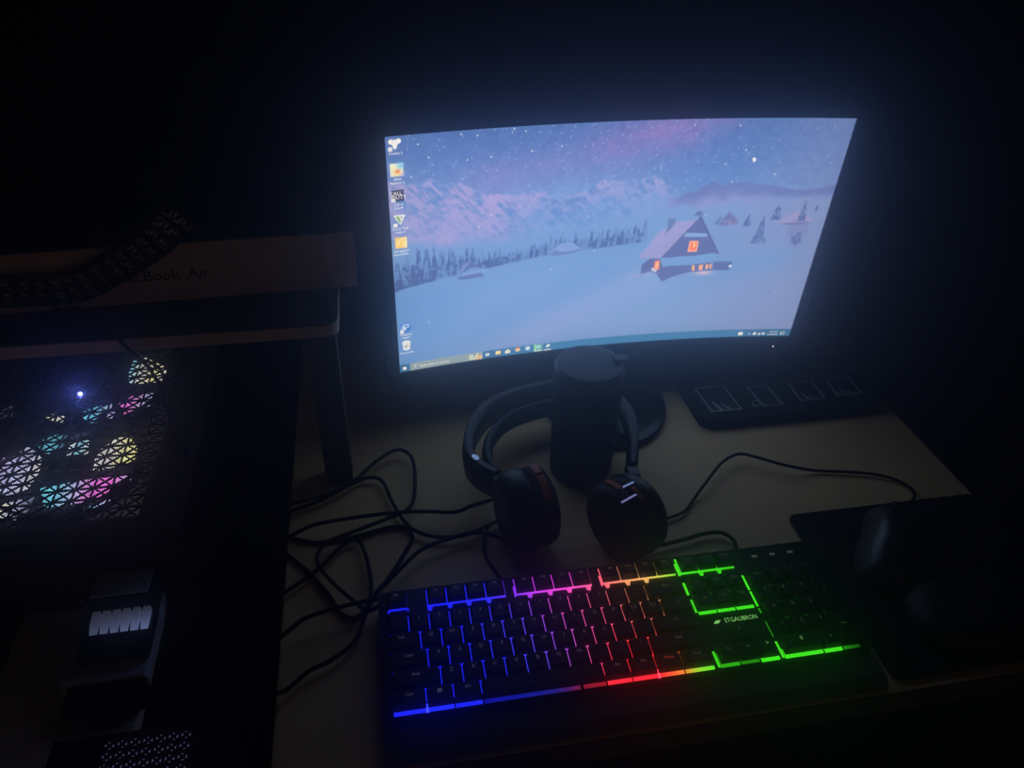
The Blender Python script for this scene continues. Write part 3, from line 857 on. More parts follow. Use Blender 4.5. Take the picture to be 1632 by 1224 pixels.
for i, t_ in enumerate(('Del', 'End', 'PgDn')):
    key(15.25 + i, 0, text=t_, size=0.003)
key(16.25, 2, text='^', size=0.006)
for i, t_ in enumerate(('<', 'v', '>')):
    key(15.25 + i, 2.97, 1, 0.97, text=t_, size=0.006, gain=M['hotg'] if i == 2 else None)
NP = [('Num', '/', '*'), ('7', '8', '9'), ('4', '5', '6'), ('1', '2', '3')]
for r, row in enumerate(NP):
    for i, t_ in enumerate(row):
        key(18.5 + i, -1 + r, text=t_, size=0.0048 if len(t_) == 1 else 0.0034)
key(21.5, -1, text='-'); key(21.5, 0, 1, 2, text='+')
key(18.5, 2.97, 2, 0.97, text='0', size=0.006, gain=M['hotg']); key(20.5, 2.97, 1, 0.97, text='.', size=0.007, gain=M['hotg']); key(21.5, 2, 1, 1.94, text='Enter', size=0.003)
# lit maker's lettering and lock lamps
M['logo'] = emit('logo_green', (0.28, 0.85, 0.22), 0.85, body=0.3)
lt = text_mesh('STGAUBRON', 0.0068).copy()
lt.materials.append(M['logo'])
xs = [v.co.x for v in lt.vertices]
lo = link('logo', lt, M['logo'], kb)
lo.scale = (1.72 * U / (max(xs) - min(xs)), 1, 1)
lo.location = (17.28 * U, -1.62 * U, 0.0190)
lo['label'] = 'glowing green maker lettering'
bm = bmesh.new()
for yy, x0, x1 in ((0.0008, -0.0022, 0.0040), (-0.0008, -0.0040, 0.0022)):
    prism(bm, [(x0, yy - 0.0006), (x1 - 0.001, yy - 0.0006), (x1, yy + 0.0008), (x0 + 0.001, yy + 0.0008)], 0.0, 0.0003)
lg = bobj('logo_mark', bm, M['logo'], kb)
lg.location = (16.02 * U, -1.64 * U, 0.0190)
M['lock'] = emit('lock_lamp_dim', (0.20, 0.24, 0.24), 0.22)
for i in range(3):
    boxo('lock_lamp', (19.47 + i * 1.03) * U, (19.77 + i * 1.03) * U, 1.93 * U, 2.08 * U, 0.0186, 0.0190, M['lock'], kb)
tag(kb, 'black full-size keyboard with blue, pink, red and green key backlight', 'keyboard')

# ------------------------------------------------------------------ mouse pad and mouse
bm = bmesh.new()
prism(bm, rounded(0.447, 0.681, -0.108, 0.103, 0.009), 0.0001, 0.0042)
padm = bobj('mouse_pad', bm, M['pad'])
tag(padm, 'dark smooth mouse pad lying beside the numeric keypad', 'mouse pad')
mouse = empty('computer_mouse', (0.5265, 0.0340, 0.0043))
mouse.rotation_euler = (0, 0, math.radians(-30))
def dome(name, m, y0, y1, wf, z0=0.0, x0=-1, x1=1, sc=1.0):
    bm = bmesh.new()
    NI, NJ = 22, 18
    grid = []
    for i in range(NI + 1):
        y = y0 + (y1 - y0) * i / NI
        q = (y + 0.062) / 0.124
        w = wf(q) * sc
        hgt = 0.040 * sc * max(0.0, math.sin(math.pi * min(1, (q * 0.92 + 0.06)))) ** 0.6
        row = []
        for j in range(NJ + 1):
            a = x0 + (x1 - x0) * j / NJ
            row.append(bm.verts.new((w * a * (1 - 0.12 * (1 - abs(a))), y, z0 + hgt * (1 - abs(a) ** 3.2))))
        grid.append(row)
    for i in range(NI):
        for j in range(NJ):
            bm.faces.new((grid[i][j], grid[i][j + 1], grid[i + 1][j + 1], grid[i + 1][j]))
    bot = [g[0] for g in grid] + [g[-1] for g in reversed(grid)]
    bm.faces.new(bot)
    return bobj(name, bm, m, mouse, True)
wf = lambda q: 0.033 * (0.80 + 0.45 * q - 0.50 * q * q + 0.12 * math.sin(q * 6.0)) * (1 - 0.9 * max(0, abs(q - 0.5) - 0.42) / 0.1)
dome('shell', M['satin'], -0.060, 0.060, wf)
bm = bmesh.new()
lathe(bm, [(0.008, -0.0035), (0.0098, -0.002), (0.0098, 0.002), (0.008, 0.0035)], 24, Matrix.Rotation(math.pi / 2, 4, 'Y'))
wh = bobj('scroll_wheel', bm, M['matte'], mouse, True)
wh.location = (0, 0.034, 0.0310)
boxo('button_seam', -0.0006, 0.0006, 0.006, 0.022, 0.030, 0.0408, M['matte'], mouse)
tag(mouse, 'black computer mouse with a soft sheen on the dark mouse pad', 'mouse')
# rounded wrist cushion in front of the mouse
bm = bmesh.new()
NI, NJ = 28, 8
rings = []
for j in range(NJ + 1):
    t_ = j / NJ * math.pi / 2
    sc_, hz_ = math.cos(t_) ** 0.55, 0.026 * math.sin(t_) ** 0.8
    row = []
    for i in range(NI):
        a_ = 2 * math.pi * i / NI
        sx_, sy_ = math.cos(a_), math.sin(a_)
        row.append(bm.verts.new((0.062 * sc_ * math.copysign(abs(sx_) ** 0.7, sx_), 0.043 * sc_ * math.copysign(abs(sy_) ** 0.7, sy_), hz_)))
    rings.append(row)
for a_, b_ in zip(rings[:-1], rings[1:-1] + [None]):
    if b_ is None:
        break
    for i in range(NI):
        bm.faces.new((a_[i], a_[(i + 1) % NI], b_[(i + 1) % NI], b_[i]))
bm.faces.new(rings[0][::-1])
bm.faces.new(rings[-2])
for v in rings[-1]:
    bm.verts.remove(v)
cu = bobj('wrist_cushion', bm, M['leather'], None, True)
cu.location = (0.556, -0.060, 0.0043)
cu.rotation_euler = (0, 0, math.radians(-8))
tag(cu, 'black rounded wrist cushion at the near side of the mouse pad', 'cushion')

# ------------------------------------------------------------------ tumbler
tb = empty('tumbler', (0.237, 0.2185, 0.0))
bm = bmesh.new()
lathe(bm, [(0.031, 0.0003), (0.0350, 0.002), (0.0365, 0.010), (0.0385, 0.125), (0.0380, 0.133)], 48)
bobj('body', bm, M['matte'], tb, True)
bm = bmesh.new()
lathe(bm, [(0.0380, 0.133), (0.0388, 0.135), (0.0388, 0.147), (0.036, 0.1525), (0.032, 0.153)], 48)
bobj('lid', bm, M['black'], tb, False)
boxo('lid_tab', 0.026, 0.042, -0.006, 0.006, 0.1532, 0.1570, M['black'], tb, 0.001)
tag(tb, 'black cylindrical tumbler with a lid standing behind the headset', 'tumbler')

# ------------------------------------------------------------------ headset
hs = empty('headset', (0.20, 0.18, 0.0))
HQ = Vector(hs.location)
def hp(P): return [Vector(p) - HQ for p in P]
outer = [(0.1255, 0.150, 0.052), (0.1060, 0.175, 0.050), (0.1010, 0.205, 0.048), (0.1110, 0.245, 0.048), (0.1400, 0.283, 0.050), (0.190, 0.302, 0.052), (0.240, 0.305, 0.053), (0.280, 0.288, 0.052), (0.298, 0.245, 0.050), (0.290, 0.195, 0.049), (0.272, 0.146, 0.048)]
inner = [(0.128, 0.168, 0.046), (0.122, 0.190, 0.045), (0.128, 0.228, 0.045), (0.155, 0.262, 0.046), (0.195, 0.279, 0.047), (0.240, 0.284, 0.048), (0.272, 0.268, 0.047), (0.283, 0.238, 0.046), (0.281, 0.205, 0.046)]
pa = catmull(hp(outer), 6)
bobj('headband', sweep(bmesh.new(), pa, [(-0.005, -0.017), (0.005, -0.017), (0.007, 0), (0.005, 0.017), (-0.005, 0.017), (-0.007, 0)]), M['black'], hs, True)
pb = catmull(hp(inner), 6)
bobj('band_cushion', sweep(bmesh.new(), pb, [(0.006 * math.cos(a), 0.013 * math.sin(a)) for a in [k * math.pi / 5 for k in range(10)]]), M['leather'], hs, True)
def earcup(cx, cy, cz, yaw, tilt, side):
    """side=-1: outer face towards -x"""
    mt = Matrix.Translation(Vector((cx, cy, cz)) - HQ) @ Matrix.Rotation(math.radians(yaw), 4, 'Z') @ Matrix.Rotation(math.radians(tilt), 4, 'X') @ Matrix.Rotation(side * math.pi / 2, 4, 'Y')
    bm = bmesh.new()       # local z points to the outer face
    lathe(bm, [(0.036, -0.004), (0.0425, -0.001), (0.044, 0.008), (0.0415, 0.018), (0.034, 0.0255), (0.026, 0.0275), (0.020, 0.0265)], 40, mt)
    c = bobj('ear_cup', bm, M['black'], hs, True)
    bm = bmesh.new()
    lathe(bm, [(0.020, -0.010), (0.024, -0.023), (0.032, -0.026), (0.040, -0.022), (0.0435, -0.012), (0.040, -0.0045), (0.030, -0.004)], 40, mt)
    bobj('ear_cushion', bm, M['leather'], c, True)
    return c, mt
def accent(c, mt, a0, a1, r, z0, z1, name='accent_band', m=None):
    bm = bmesh.new()
    n = 10
    rr = []
    for k in range(n + 1):
        a = math.radians(a0 + (a1 - a0) * k / n)
        rr.append([bm.verts.new(mt @ Vector((q * math.cos(a), q * math.sin(a), z))) for q, z in ((r - 0.0015, z0), (r + 0.0015, z0), (r + 0.0015, z1), (r - 0.0015, z1))])
    for A_, B2 in zip(rr, rr[1:]):
        for j in range(4):
            bm.faces.new((A_[j], A_[(j + 1) % 4], B2[(j + 1) % 4], B2[j]))
    bm.faces.new(rr[0][::-1]); bm.faces.new(rr[-1])
    o = bobj(name, bm, m or M['orange'], c)
    return o
cl, ml = earcup(0.150, 0.118, 0.0445, 10, 0, -1)
cr, mr = earcup(0.251, 0.090, 0.0442, 24, 0, 1)
ol = accent(cl, ml, -40, -4, 0.0440, -0.016, -0.008)
ol = accent(cl, ml, 0, 22, 0.0440, -0.016, -0.008)
ol = accent(cr, mr, 150, 178, 0.0440, -0.017, -0.010)
ol = accent(cr, mr, 184, 205, 0.0440, -0.004, 0.001)
for P0, P1 in ([(0.2356,0.0853,0.0885),(0.2545,0.0937,0.0885)], [(0.2336,0.0676,0.0875),(0.2542,0.078,0.0875)]):   # chrome strips standing in for screen glints on the cup's top
    a = Vector(P0) - HQ; b = Vector(P1) - HQ
    a.z = b.z = P0[2] - 0.0006
    bobj('glint_strip', sweep(bmesh.new(), [a, b], [(-0.0013, -0.0012), (0.0013, -0.0012), (0.0013, 0.0006), (-0.0013, 0.0006)]), M['chrome'], cr)
bm = bmesh.new()
lathe(bm, [(0.0048, 0), (0.0048, 0.0012), (0.004, 0.0016)], 24)
bd = bobj('badge', bm, M['chrome'], hs)
bd.location = Vector((0.1050, 0.178, 0.0678)) - HQ
bd.rotation_euler = Vector((0.511, -0.196, 1.204)).to_track_quat('Z', 'Y').to_euler()
bd['label'] = 'pale round badge on the band end'
for P0, P1 in (((0.1255, 0.150, 0.052), (0.1290, 0.120, 0.046)), ((0.272, 0.146, 0.048), (0.266, 0.108, 0.050))):
    a = Vector(P0) - HQ; b = Vector(P1) - HQ
    bobj('yoke', sweep(bmesh.new(), [a, (a + b) / 2 + Vector((0, 0, 0.004)), b], [(-0.006, -0.015), (0.006, -0.015), (0.006, 0.015), (-0.006, 0.015)]), M['black'], hs)
tag(hs, 'black over-ear headset with orange cup accents lying around the tumbler', 'headset')

# ------------------------------------------------------------------ tray with cases behind on the right
bm = bmesh.new()
prism(bm, rounded(0.412, 0.668, 0.268, 0.395, 0.014), 0.0002, 0.0150)
tr_ = bobj('black_slab', bm, M['matte'])
tag(tr_, 'flat black slab with rounded corners under the monitor\'s right side', 'tray')
def case_frame(name, x0, x1, y0, y1, shear, label, notch=False, dim=1.0):
    e = empty(name, (x0, y0, 0.0151))
    w, h = x1 - x0, y1 - y0
    t = 0.0016
    bm = bmesh.new()
    def sk(p): return (p[0] + shear * p[1], p[1])
    for q in ([(0, 0), (w, 0), (w, t), (0, t)], [(0, t), (t, t), (t, h - t), (0, h - t)], [(w - t, t), (w, t), (w, h - t), (w - t, h - t)], [(0, h - t), (w, h - t), (w, h), (0, h)]):
        prism(bm, [sk(p) for p in q], 0, 0.0030)
    if notch:
        for k in range(8):
            a0, a1 = math.radians(60 + 34 * k), math.radians(60 + 34 * (k + 1))
            c = (-0.006, 0.008)
            prism(bm, [(c[0] + r * math.cos(a), c[1] + r * math.sin(a)) for r, a in ((0.0062, a0), (0.0062, a1), (0.0048, a1), (0.0048, a0))], 0, 0.003)
    bobj('rim', bm, M['clear'], e)
    bm = bmesh.new()
    prism(bm, [sk(p) for p in ((t, t), (w - t, t), (w - t, h - t), (t, h - t))], 0.0002, 0.0012)
    bobj('panel', bm, M['black'], e)
    bm = bmesh.new()
    prism(bm, [sk(p) for p in ((w * 0.32, h * 0.06), (w * 0.42, h * 0.06), (w * 0.30, h * 0.4), (w * 0.22, h * 0.4))], 0.0013, 0.0020)
    prism(bm, [sk(p) for p in ((w * 0.64, h * 0.05), (w * 0.70, h * 0.05), (w * 0.50, h * 0.32), (w * 0.46, h * 0.30))], 0.0013, 0.0020)
    bobj('crease', bm, M['clear'] if not notch else M['black'], e)
    tag(e, label, 'case', 'small cases on the black slab')
case_frame('clear_case', 0.428, 0.470, 0.281, 0.336, -0.05, 'small pale-rimmed flat case on the slab nearest the monitor base')
case_frame('clear_case', 0.500, 0.529, 0.283, 0.330, -0.05, 'small pale-rimmed flat case with a round loop on the slab', True)
case_frame('clear_case', 0.556, 0.592, 0.288, 0.330, 0.05, 'dim flat case third along the slab from the monitor base')
case_frame('clear_case', 0.612, 0.648, 0.292, 0.330, 0.05, 'dim flat case at the slab end farthest from the monitor base')

# ------------------------------------------------------------------ cables on the desk
CG = 'black cables tangled on the desk'
def up(P, z=0.0030): return [(p[0], p[1], z + (p[3] if len(p) > 3 else 0)) for p in P]
def wave(P, z0, amp, ph):
    n = len(P)
    Q = [(p[0], p[1], z0 + amp * (0.5 + 0.5 * math.sin(ph + 1.7 * i))) for i, p in enumerate(P)]
    def drop(p, k):                           # hang over the desk's left edge
        return [(-0.1035, p[1], max(0.0035, p[2] - 0.003)), (-0.1085 - 0.0012 * k, p[1] + 0.002, -0.012), (-0.1095 - 0.0012 * k, p[1] + 0.004, -0.10), (-0.111 - 0.0012 * k, p[1] + 0.008, -0.26)]
    if Q[0][0] < -0.07:
        Q = drop(Q[0], ph)[::-1] + [q for q in Q if q[0] > -0.100]
    if Q[-1][0] < -0.07:
        e = drop(Q[-1], ph + 3)
        while Q[-1][0] < -0.100:
            Q.pop()
        Q = Q + e
    return Q
cable('headset_cable', wave([(-0.1005,0.1904,0.0072),(-0.0665,0.2022,0.0072),(-0.0268,0.2276,0.0072),(-0.0088,0.2325,0.0072),(0.0037,0.2229,0.0072),(0.0126,0.188,0.0072),(0.0232,0.1576,0.0072),(0.0359,0.1386,0.0072),(0.0589,0.1266,0.0072),(0.0884,0.1257,0.0072),(0.1197,0.1388,0.0072),(0.1343,0.1472,0.0072)], 0.0072, 0.0, 0), 0.0021, M['rubber'], 'black cable running from the desk edge to the headset\'s lower cup', group=CG)
cable('looped_cable', wave([(-0.0875,0.1983,0.012),(-0.0523,0.2082,0.012),(-0.0264,0.2264,0.012),(-0.0019,0.255,0.012),(0.0227,0.2723,0.012),(0.0383,0.2593,0.012),(0.0411,0.2282,0.012),(0.0374,0.1893,0.012),(0.029,0.1694,0.012),(0.0086,0.1588,0.012),(-0.0297,0.144,0.012),(-0.053,0.1349,0.012),(-0.0643,0.1234,0.012),(-0.0665,0.1056,0.012),(-0.0526,0.0795,0.012),(-0.0333,0.0537,0.012),(-0.0188,0.0378,0.012),(-0.0075,0.0412,0.012)], 0.0120, 0.0, 1), 0.0021, M['rubber'], 'black cable making the tallest upright loop behind the keyboard\'s blue end', group=CG)
cable('band_cable', wave([(-0.0942,0.143,0.0168),(-0.069,0.1556,0.0168),(-0.029,0.1598,0.0168),(0.009,0.1606,0.0168),(0.0434,0.1582,0.0168),(0.0789,0.1517,0.0168),(0.0984,0.1586,0.0168),(0.1224,0.1649,0.0168)], 0.0168, 0.0, 2), 0.0021, M['rubber'], 'black cable crossing the tangle toward the headset badge', group=CG)
cable('coiled_cable', wave([(-0.0973,0.1288,0.0024),(-0.0762,0.1033,0.0024),(-0.0559,0.0708,0.0024),(-0.045,0.0475,0.0024),(-0.032,0.0387,0.0024),(-0.0193,0.0487,0.0024),(-0.0096,0.0666,0.0024),(0.0042,0.0847,0.0024),(0.0252,0.122,0.0024),(0.031,0.1375,0.0024),(0.0225,0.152,0.0024),(0.003,0.1532,0.0024),(-0.0259,0.1464,0.0024),(-0.0658,0.1426,0.0024),(-0.0947,0.1535,0.0024)], 0.0024, 0.0, 3), 0.0021, M['rubber'], 'black cable coiled into a flat loop left of the Escape key', group=CG)
cable('drooping_cable', wave([(-0.101,0.074,0.0072),(-0.0669,0.1008,0.0072),(-0.0445,0.1283,0.0072),(-0.0282,0.1375,0.0072),(-0.0201,0.121,0.0072),(-0.0153,0.0893,0.0072),(-0.015,0.0602,0.0072),(-0.0236,0.0291,0.0072),(-0.032,0.0077,0.0072),(-0.0523,-0.0087,0.0072),(-0.0719,-0.0172,0.0072),(-0.0905,-0.0331,0.0072),(-0.1032,-0.0461,0.0072)], 0.0072, 0.0, 4), 0.0021, M['rubber'], 'black cable curving forward past the keyboard and off the desk edge', group=CG)
cable('side_cable', wave([(-0.0973,0.0158,0.0168),(-0.0845,0.027,0.0168),(-0.0723,0.0351,0.0168),(-0.0412,0.0426,0.0168),(-0.0153,0.0453,0.0168),(-0.007,0.0455,0.0168)], 0.0168, 0.0, 5), 0.0021, M['rubber'], 'short black cable meeting the keyboard\'s left end', group=CG)
cable('rear_cable', wave([(0.0009,0.0678,0.012),(0.0168,0.0858,0.012),(0.0389,0.1072,0.012),(0.0701,0.1184,0.012),(0.0994,0.1221,0.012),(0.1285,0.1065,0.012),(0.1472,0.0919,0.012)], 0.0120, 0.0, 6), 0.0021, M['rubber'], 'black cable from behind the Escape key to the headset cup', group=CG)
cable('thin_cable', [(0.1137,0.1399,0.0022),(0.1066,0.1203,0.0022),(0.1045,0.0981,0.0022),(0.1096,0.08,0.0022),(0.1188,0.0576,0.0022)], 0.0016, M['rubber'], 'thin black cable dropping behind the function keys', group=CG)
cable('keyboard_cable', [(0.3657,0.0561,0.006),(0.3704,0.0735,0.006),(0.3618,0.087,0.006),(0.3407,0.0884,0.006),(0.3174,0.0837,0.006),(0.2843,0.0797,0.006),(0.254,0.0827,0.006),(0.2334,0.095,0.006)], 0.0022, M['rubber'], 'black cable leaving the keyboard\'s back edge toward the headset', group=CG)
mc_ = [(0.268, 0.128, 0.0040)] + [(0.3002,0.1189,0.004),(0.3167,0.1202,0.004),(0.3356,0.1273,0.004),(0.3526,0.1442,0.004)] + [(0.3732,0.1612,0.012),(0.4039,0.1902,0.012),(0.4295,0.2028,0.012),(0.447,0.1965,0.012),(0.4776,0.1755,0.012)] + [(0.5168,0.1685,0.004),(0.5535,0.1606,0.004),(0.5883,0.1496,0.004),(0.6076,0.1343,0.004),(0.6109,0.1141,0.004)]
mc_ = mc_[:-1] + [(mc_[-1][0], mc_[-1][1], 0.0065), (0.596, 0.098, 0.0075), (0.5660, 0.0945, 0.0110), (0.5550, 0.0830, 0.0115)]
cable('mouse_cable', mc_, 0.0018, M['rubber'], 'black cable arching over the bare desk to the mouse pad', group=CG)

# ------------------------------------------------------------------ shelf above the tower
sh = empty('shelf', (-0.24, 0.38, 0.0))
bm = bmesh.new()
q = sh.location
prism(bm, [(p[0] - q.x, p[1] - q.y) for p in rounded(-0.56, -0.026, 0.233, 0.62, 0.014)], 0.200, 0.2130)
bobj('board', bm, M['shelf'], sh)
bm = bmesh.new()
prism(bm, [(p[0] - q.x, p[1] - q.y) for p in rounded(-0.5595, -0.0265, 0.2335, 0.6195, 0.0138)], 0.2130, 0.2150)
bobj('top_veneer', bm, M['shelftop'], sh)
childbox('leg', sh, -0.060, -0.030, 0.236, 0.262, 0.0004, 0.200, M['darkwood'], 0.002)
childbox('leg', sh, -0.060, -0.030, 0.560, 0.586, 0.0004, 0.200, M['darkwood'], 0.002)
childbox('leg', sh, -0.555, -0.525, 0.236, 0.262, -D, 0.200, M['darkwood'], 0.002)
childbox('leg', sh, -0.555, -0.525, 0.560, 0.586, -D, 0.200, M['darkwood'], 0.002)
tag(sh, 'wooden shelf board with rounded corners raised above the computer tower', 'shelf')

# laptop carton on the shelf
bxo = empty('laptop_box', (-0.004, 0.309, 0.2152))
bxo.rotation_euler = (0, 0, math.radians(2.4))
boxo('tray', -0.380, -0.0008, 0.0008, 0.262, 0.0, 0.020, M['card'], bxo, 0.0012)
boxo('lid', -0.381, 0.0, 0.0, 0.263, 0.0203, 0.0635, M['card'], bxo, 0.0015)
for s_, size, x_ in (('MacBook', 0.0165, -0.2085), ('Air', 0.0165, -0.1590)):
    t_ = link('lettering', text_mesh(s_, size, 'CENTER', 0.0002).copy(), M['ink'], bxo)
    t_.rotation_euler = (math.pi / 2, 0, 0)
    t_.location = (x_, -0.0003, 0.0300)
tag(bxo, 'pale laptop box with printed lettering lying on the shelf', 'box')

fo = empty('black_folder', (-0.006, 0.312, 0.2790))
fo.rotation_euler = (0, 0, math.radians(2.4))
boxo('cover', -0.374, 0.0, 0.0, 0.256, 0.0196, 0.0216, M['matte'], fo, 0.0006)
boxo('cover', -0.374, 0.0, 0.0, 0.256, 0.0, 0.0020, M['matte'], fo, 0.0006)
boxo('page_block', -0.372, -0.003, 0.003, 0.253, 0.0021, 0.0195, M['matte'], fo)
tag(fo, 'flat black folder lying on top of the laptop box', 'folder')

# studded belt draped against the box
front = [(-0.3936,0.285,0.2456),(-0.3605,0.285,0.246),(-0.3328,0.285,0.2454),(-0.3106,0.285,0.2445),(-0.2877,0.285,0.245),(-0.2682,0.285,0.2492),(-0.2467,0.285,0.2587),(-0.2233,0.285,0.2714),(-0.1999,0.285,0.2853),(-0.1814,0.285,0.2987)]
loop = [Vector(p) for p in front] + [Vector(p) for p in ((-0.158, 0.298, 0.3215), (-0.176, 0.335, 0.3195), (-0.225, 0.362, 0.3190), (-0.290, 0.372, 0.3190), (-0.350, 0.368, 0.3190), (-0.395, 0.335, 0.3190), (-0.415, 0.290, 0.305), (-0.408, 0.281, 0.265))]
bl = empty('studded_belt', (-0.30, 0.30, 0.2153))
BQ = Vector(bl.location)
bp = catmull(loop, 6, closed=True)
cen = sum(bp, Vector()) / len(bp)
def belt_frame(i):
    n = len(bp)
    t = (bp[(i + 1) % n] - bp[i - 1]).normalized()
    z = Vector((0, 0.10, 1))
    s = t.cross(z).normalized()
    upv = s.cross(t).normalized()
    return t, s, upv
half = 0.0165
sec = [(-0.0014, -half), (0.0014, -half), (0.0014, half), (-0.0014, half)]
bobj('strap', sweep(bmesh.new(), [p - BQ for p in bp], sec, ups=[(0, 0.10, 1)] * len(bp), closed=True), M['leather'], bl)
bm = bmesh.new()
b4 = [bm.verts.new((x * 0.0051, y * 0.0049, 0)) for x, y in ((-1, -1), (1, -1), (1, 1), (-1, 1))]
t4 = [bm.verts.new((x * 0.0047, y * 0.0045, 0.0012)) for x, y in ((-1, -1), (1, -1), (1, 1), (-1, 1))]
ap = bm.verts.new((0, 0, 0.0056))
bm.faces.new(b4[::-1])
for k_ in range(4):
    bm.faces.new((b4[k_], b4[(k_ + 1) % 4], t4[(k_ + 1) % 4], t4[k_]))
    bm.faces.new((t4[k_], t4[(k_ + 1) % 4], ap))
bmesh.ops.recalc_face_normals(bm, faces=bm.faces)
stud_me = bpy.data.meshes.new('stud'); bm.to_mesh(stud_me); bm.free(); stud_me.materials.append(M['steel'])
acc = 0.0
for i in range(len(bp)):
    acc += (bp[i] - bp[i - 1]).length
    if acc < 0.0128:
        continue
    acc = 0.0
    t, s, upv = belt_frame(i)
    out = s if s.dot(bp[i] - cen) > 0 else -s
    xx = upv.cross(out).normalized()
    for r in (-1, 0, 1):
        o = bpy.data.objects.new('stud', stud_me)
        COL.objects.link(o)
        o.parent = bl
        pos = bp[i] + upv * (r * 0.0108) + out * 0.0013 - BQ
        o.matrix_local = Matrix(((xx.x, upv.x, out.x, pos.x), (xx.y, upv.y, out.y, pos.y), (xx.z, upv.z, out.z, pos.z), (0, 0, 0, 1)))
tag(bl, 'black belt with three rows of metal pyramid studs against the laptop box', 'belt')

# cable hanging from the shelf over the tower
hc = [(-0.3261,0.2351,0.2175),(-0.315,0.2724,0.2175),(-0.2993,0.2994,0.2175),(-0.2705,0.2788,0.2175),(-0.2366,0.2364,0.2175)] + [(-0.2284,0.228,0.2114),(-0.2203,0.228,0.1977)] + [(-0.2564,0.3637,0.095),(-0.2364,0.3219,0.095),(-0.2241,0.2814,0.095)] + [(-0.195, 0.215, 0.090), (-0.180, 0.17, 0.086), (-0.174, 0.13, 0.06), (-0.172, 0.10, -0.02), (-0.172, 0.09, -0.15)]
cable('hanging_cable', hc, 0.0020, M['rubber'], 'black cable hanging over the shelf edge onto the lit tower')

# ------------------------------------------------------------------ computer tower
TZ = 0.085
X0, X1, Y0, Y1 = -0.425, -0.182, 0.100, 0.560
pc = empty('computer_tower', (-0.30, 0.33, -0.375))
childbox('side_panel', pc, X1 - 0.004, X1, Y0, Y1, -0.375, TZ, M['gloss'], 0.001)
childbox('side_panel', pc, X0, X0 + 0.004, Y0, Y1, -0.375, TZ, M['case'], 0.001)
childbox('front_panel', pc, X0 + 0.004, X1 - 0.004, Y0, Y0 + 0.006, -0.375, TZ, M['case'], 0.001)
childbox('rear_panel', pc, X0 + 0.004, X1 - 0.004, Y1 - 0.004, Y1, -0.375, TZ, M['case'], 0.001)
childbox('floor_plate', pc, X0 + 0.004, X1 - 0.004, Y0 + 0.006, Y1 - 0.004, -0.375, -0.365, M['case'])
childbox('mainboard_tray', pc, X0 + 0.004, X1 - 0.004, Y0 + 0.006, Y1 - 0.004, 0.010, 0.018, M['case'])
childbox('plinth', pc, X0 + 0.02, X1 - 0.02, Y0 + 0.03, Y1 - 0.03, -D, -0.3752, M['case'], 0.004)
# top panel: solid rim plus a pierced field of crossing bars
px0, px1, py0, py1 = X0 + 0.012, X1 - 0.042, Y0 + 0.024, Y1 - 0.03
q = pc.location
def rel(bm):
    for v in bm.verts:
        v.co -= q
    return bm
bm = bmesh.new()
for a in ((X0 + 0.004, X1 - 0.004, Y0 + 0.006, py0), (X0 + 0.004, X1 - 0.004, py1, Y1 - 0.004), (X0 + 0.004, px0, py0, py1), (px1, X1 - 0.004, py0, py1)):
    box(bm, a[0], a[1], a[2], a[3], TZ - 0.006, TZ - 0.001)
bobj('top_frame', rel(bm), M['case'], pc)
def lattice(bm, x0, x1, y0, y1, z0, z1, cell, w):
    nx, ny = max(1, round((x1 - x0) / cell)), max(1, round((y1 - y0) / cell))
    cx, cy = (x1 - x0) / nx, (y1 - y0) / ny
    def bar(a, b, ww):
        a = Vector((a[0], a[1], 0)); b = Vector((b[0], b[1], 0))
        d = (b - a).normalized(); s = Vector((-d.y, d.x, 0)) * ww / 2
        prism(bm, [(p.x, p.y) for p in (a - s, b - s, b + s, a + s)], z0, z1)
    for i in range(nx + 1):
        bar((x0 + i * cx, y0), (x0 + i * cx, y1), w)
    for j in range(ny + 1):
        bar((x0, y0 + j * cy), (x1, y0 + j * cy), w)
    for i in range(nx):
        for j in range(ny):
            bar((x0 + i * cx, y0 + j * cy), (x0 + (i + 1) * cx, y0 + (j + 1) * cy), w * 0.8)
            bar((x0 + (i + 1) * cx, y0 + j * cy), (x0 + i * cx, y0 + (j + 1) * cy), w * 0.8)
bm = bmesh.new()
lattice(bm, px0, px1, py0, py1, TZ - 0.0040, TZ - 0.002, 0.0165, 0.0013)
lat = bobj('vent_lattice', rel(bm), M['matte'], pc)
lat['kind'] = 'stuff'
# fine dust filter under the lattice
mm = bpy.data.materials.new('dust_filter'); mm.use_nodes = True
nt = mm.node_tree
bs = nt.nodes['Principled BSDF']; bs.inputs['Base Color'].default_value = (0.012, 0.012, 0.014, 1); bs.inputs['Roughness'].default_value = 0.7
tc = nt.nodes.new('ShaderNodeTexCoord')
sep = nt.nodes.new('ShaderNodeSeparateXYZ')
mpn = nt.nodes.new('ShaderNodeMapping'); mpn.inputs['Rotation'].default_value = (0, 0, 0.25)
nt.links.new(tc.outputs['Object'], mpn.inputs['Vector']); nt.links.new(mpn.outputs['Vector'], sep.inputs['Vector'])
def mnode(op, a, b=None):
    n = nt.nodes.new('ShaderNodeMath'); n.operation = op
    for i, v in enumerate((a, b)):
        if v is None: continue
        if isinstance(v, (int, float)): n.inputs[i].default_value = v
        else: nt.links.new(v, n.inputs[i])
    return n.outputs[0]
PITCH = 0.0020
sx = mnode('SINE', mnode('MULTIPLY', sep.outputs['X'], 2 * math.pi / PITCH))
sy = mnode('SINE', mnode('MULTIPLY', sep.outputs['Y'], 2 * math.pi / PITCH))
hole = mnode('GREATER_THAN', mnode('ADD', sx, sy), -0.15)
trn = nt.nodes.new('ShaderNodeBsdfTransparent')
mx = nt.nodes.new('ShaderNodeMixShader')
nt.links.new(hole, mx.inputs[0]); nt.links.new(bs.outputs[0], mx.inputs[1]); nt.links.new(trn.outputs[0], mx.inputs[2])
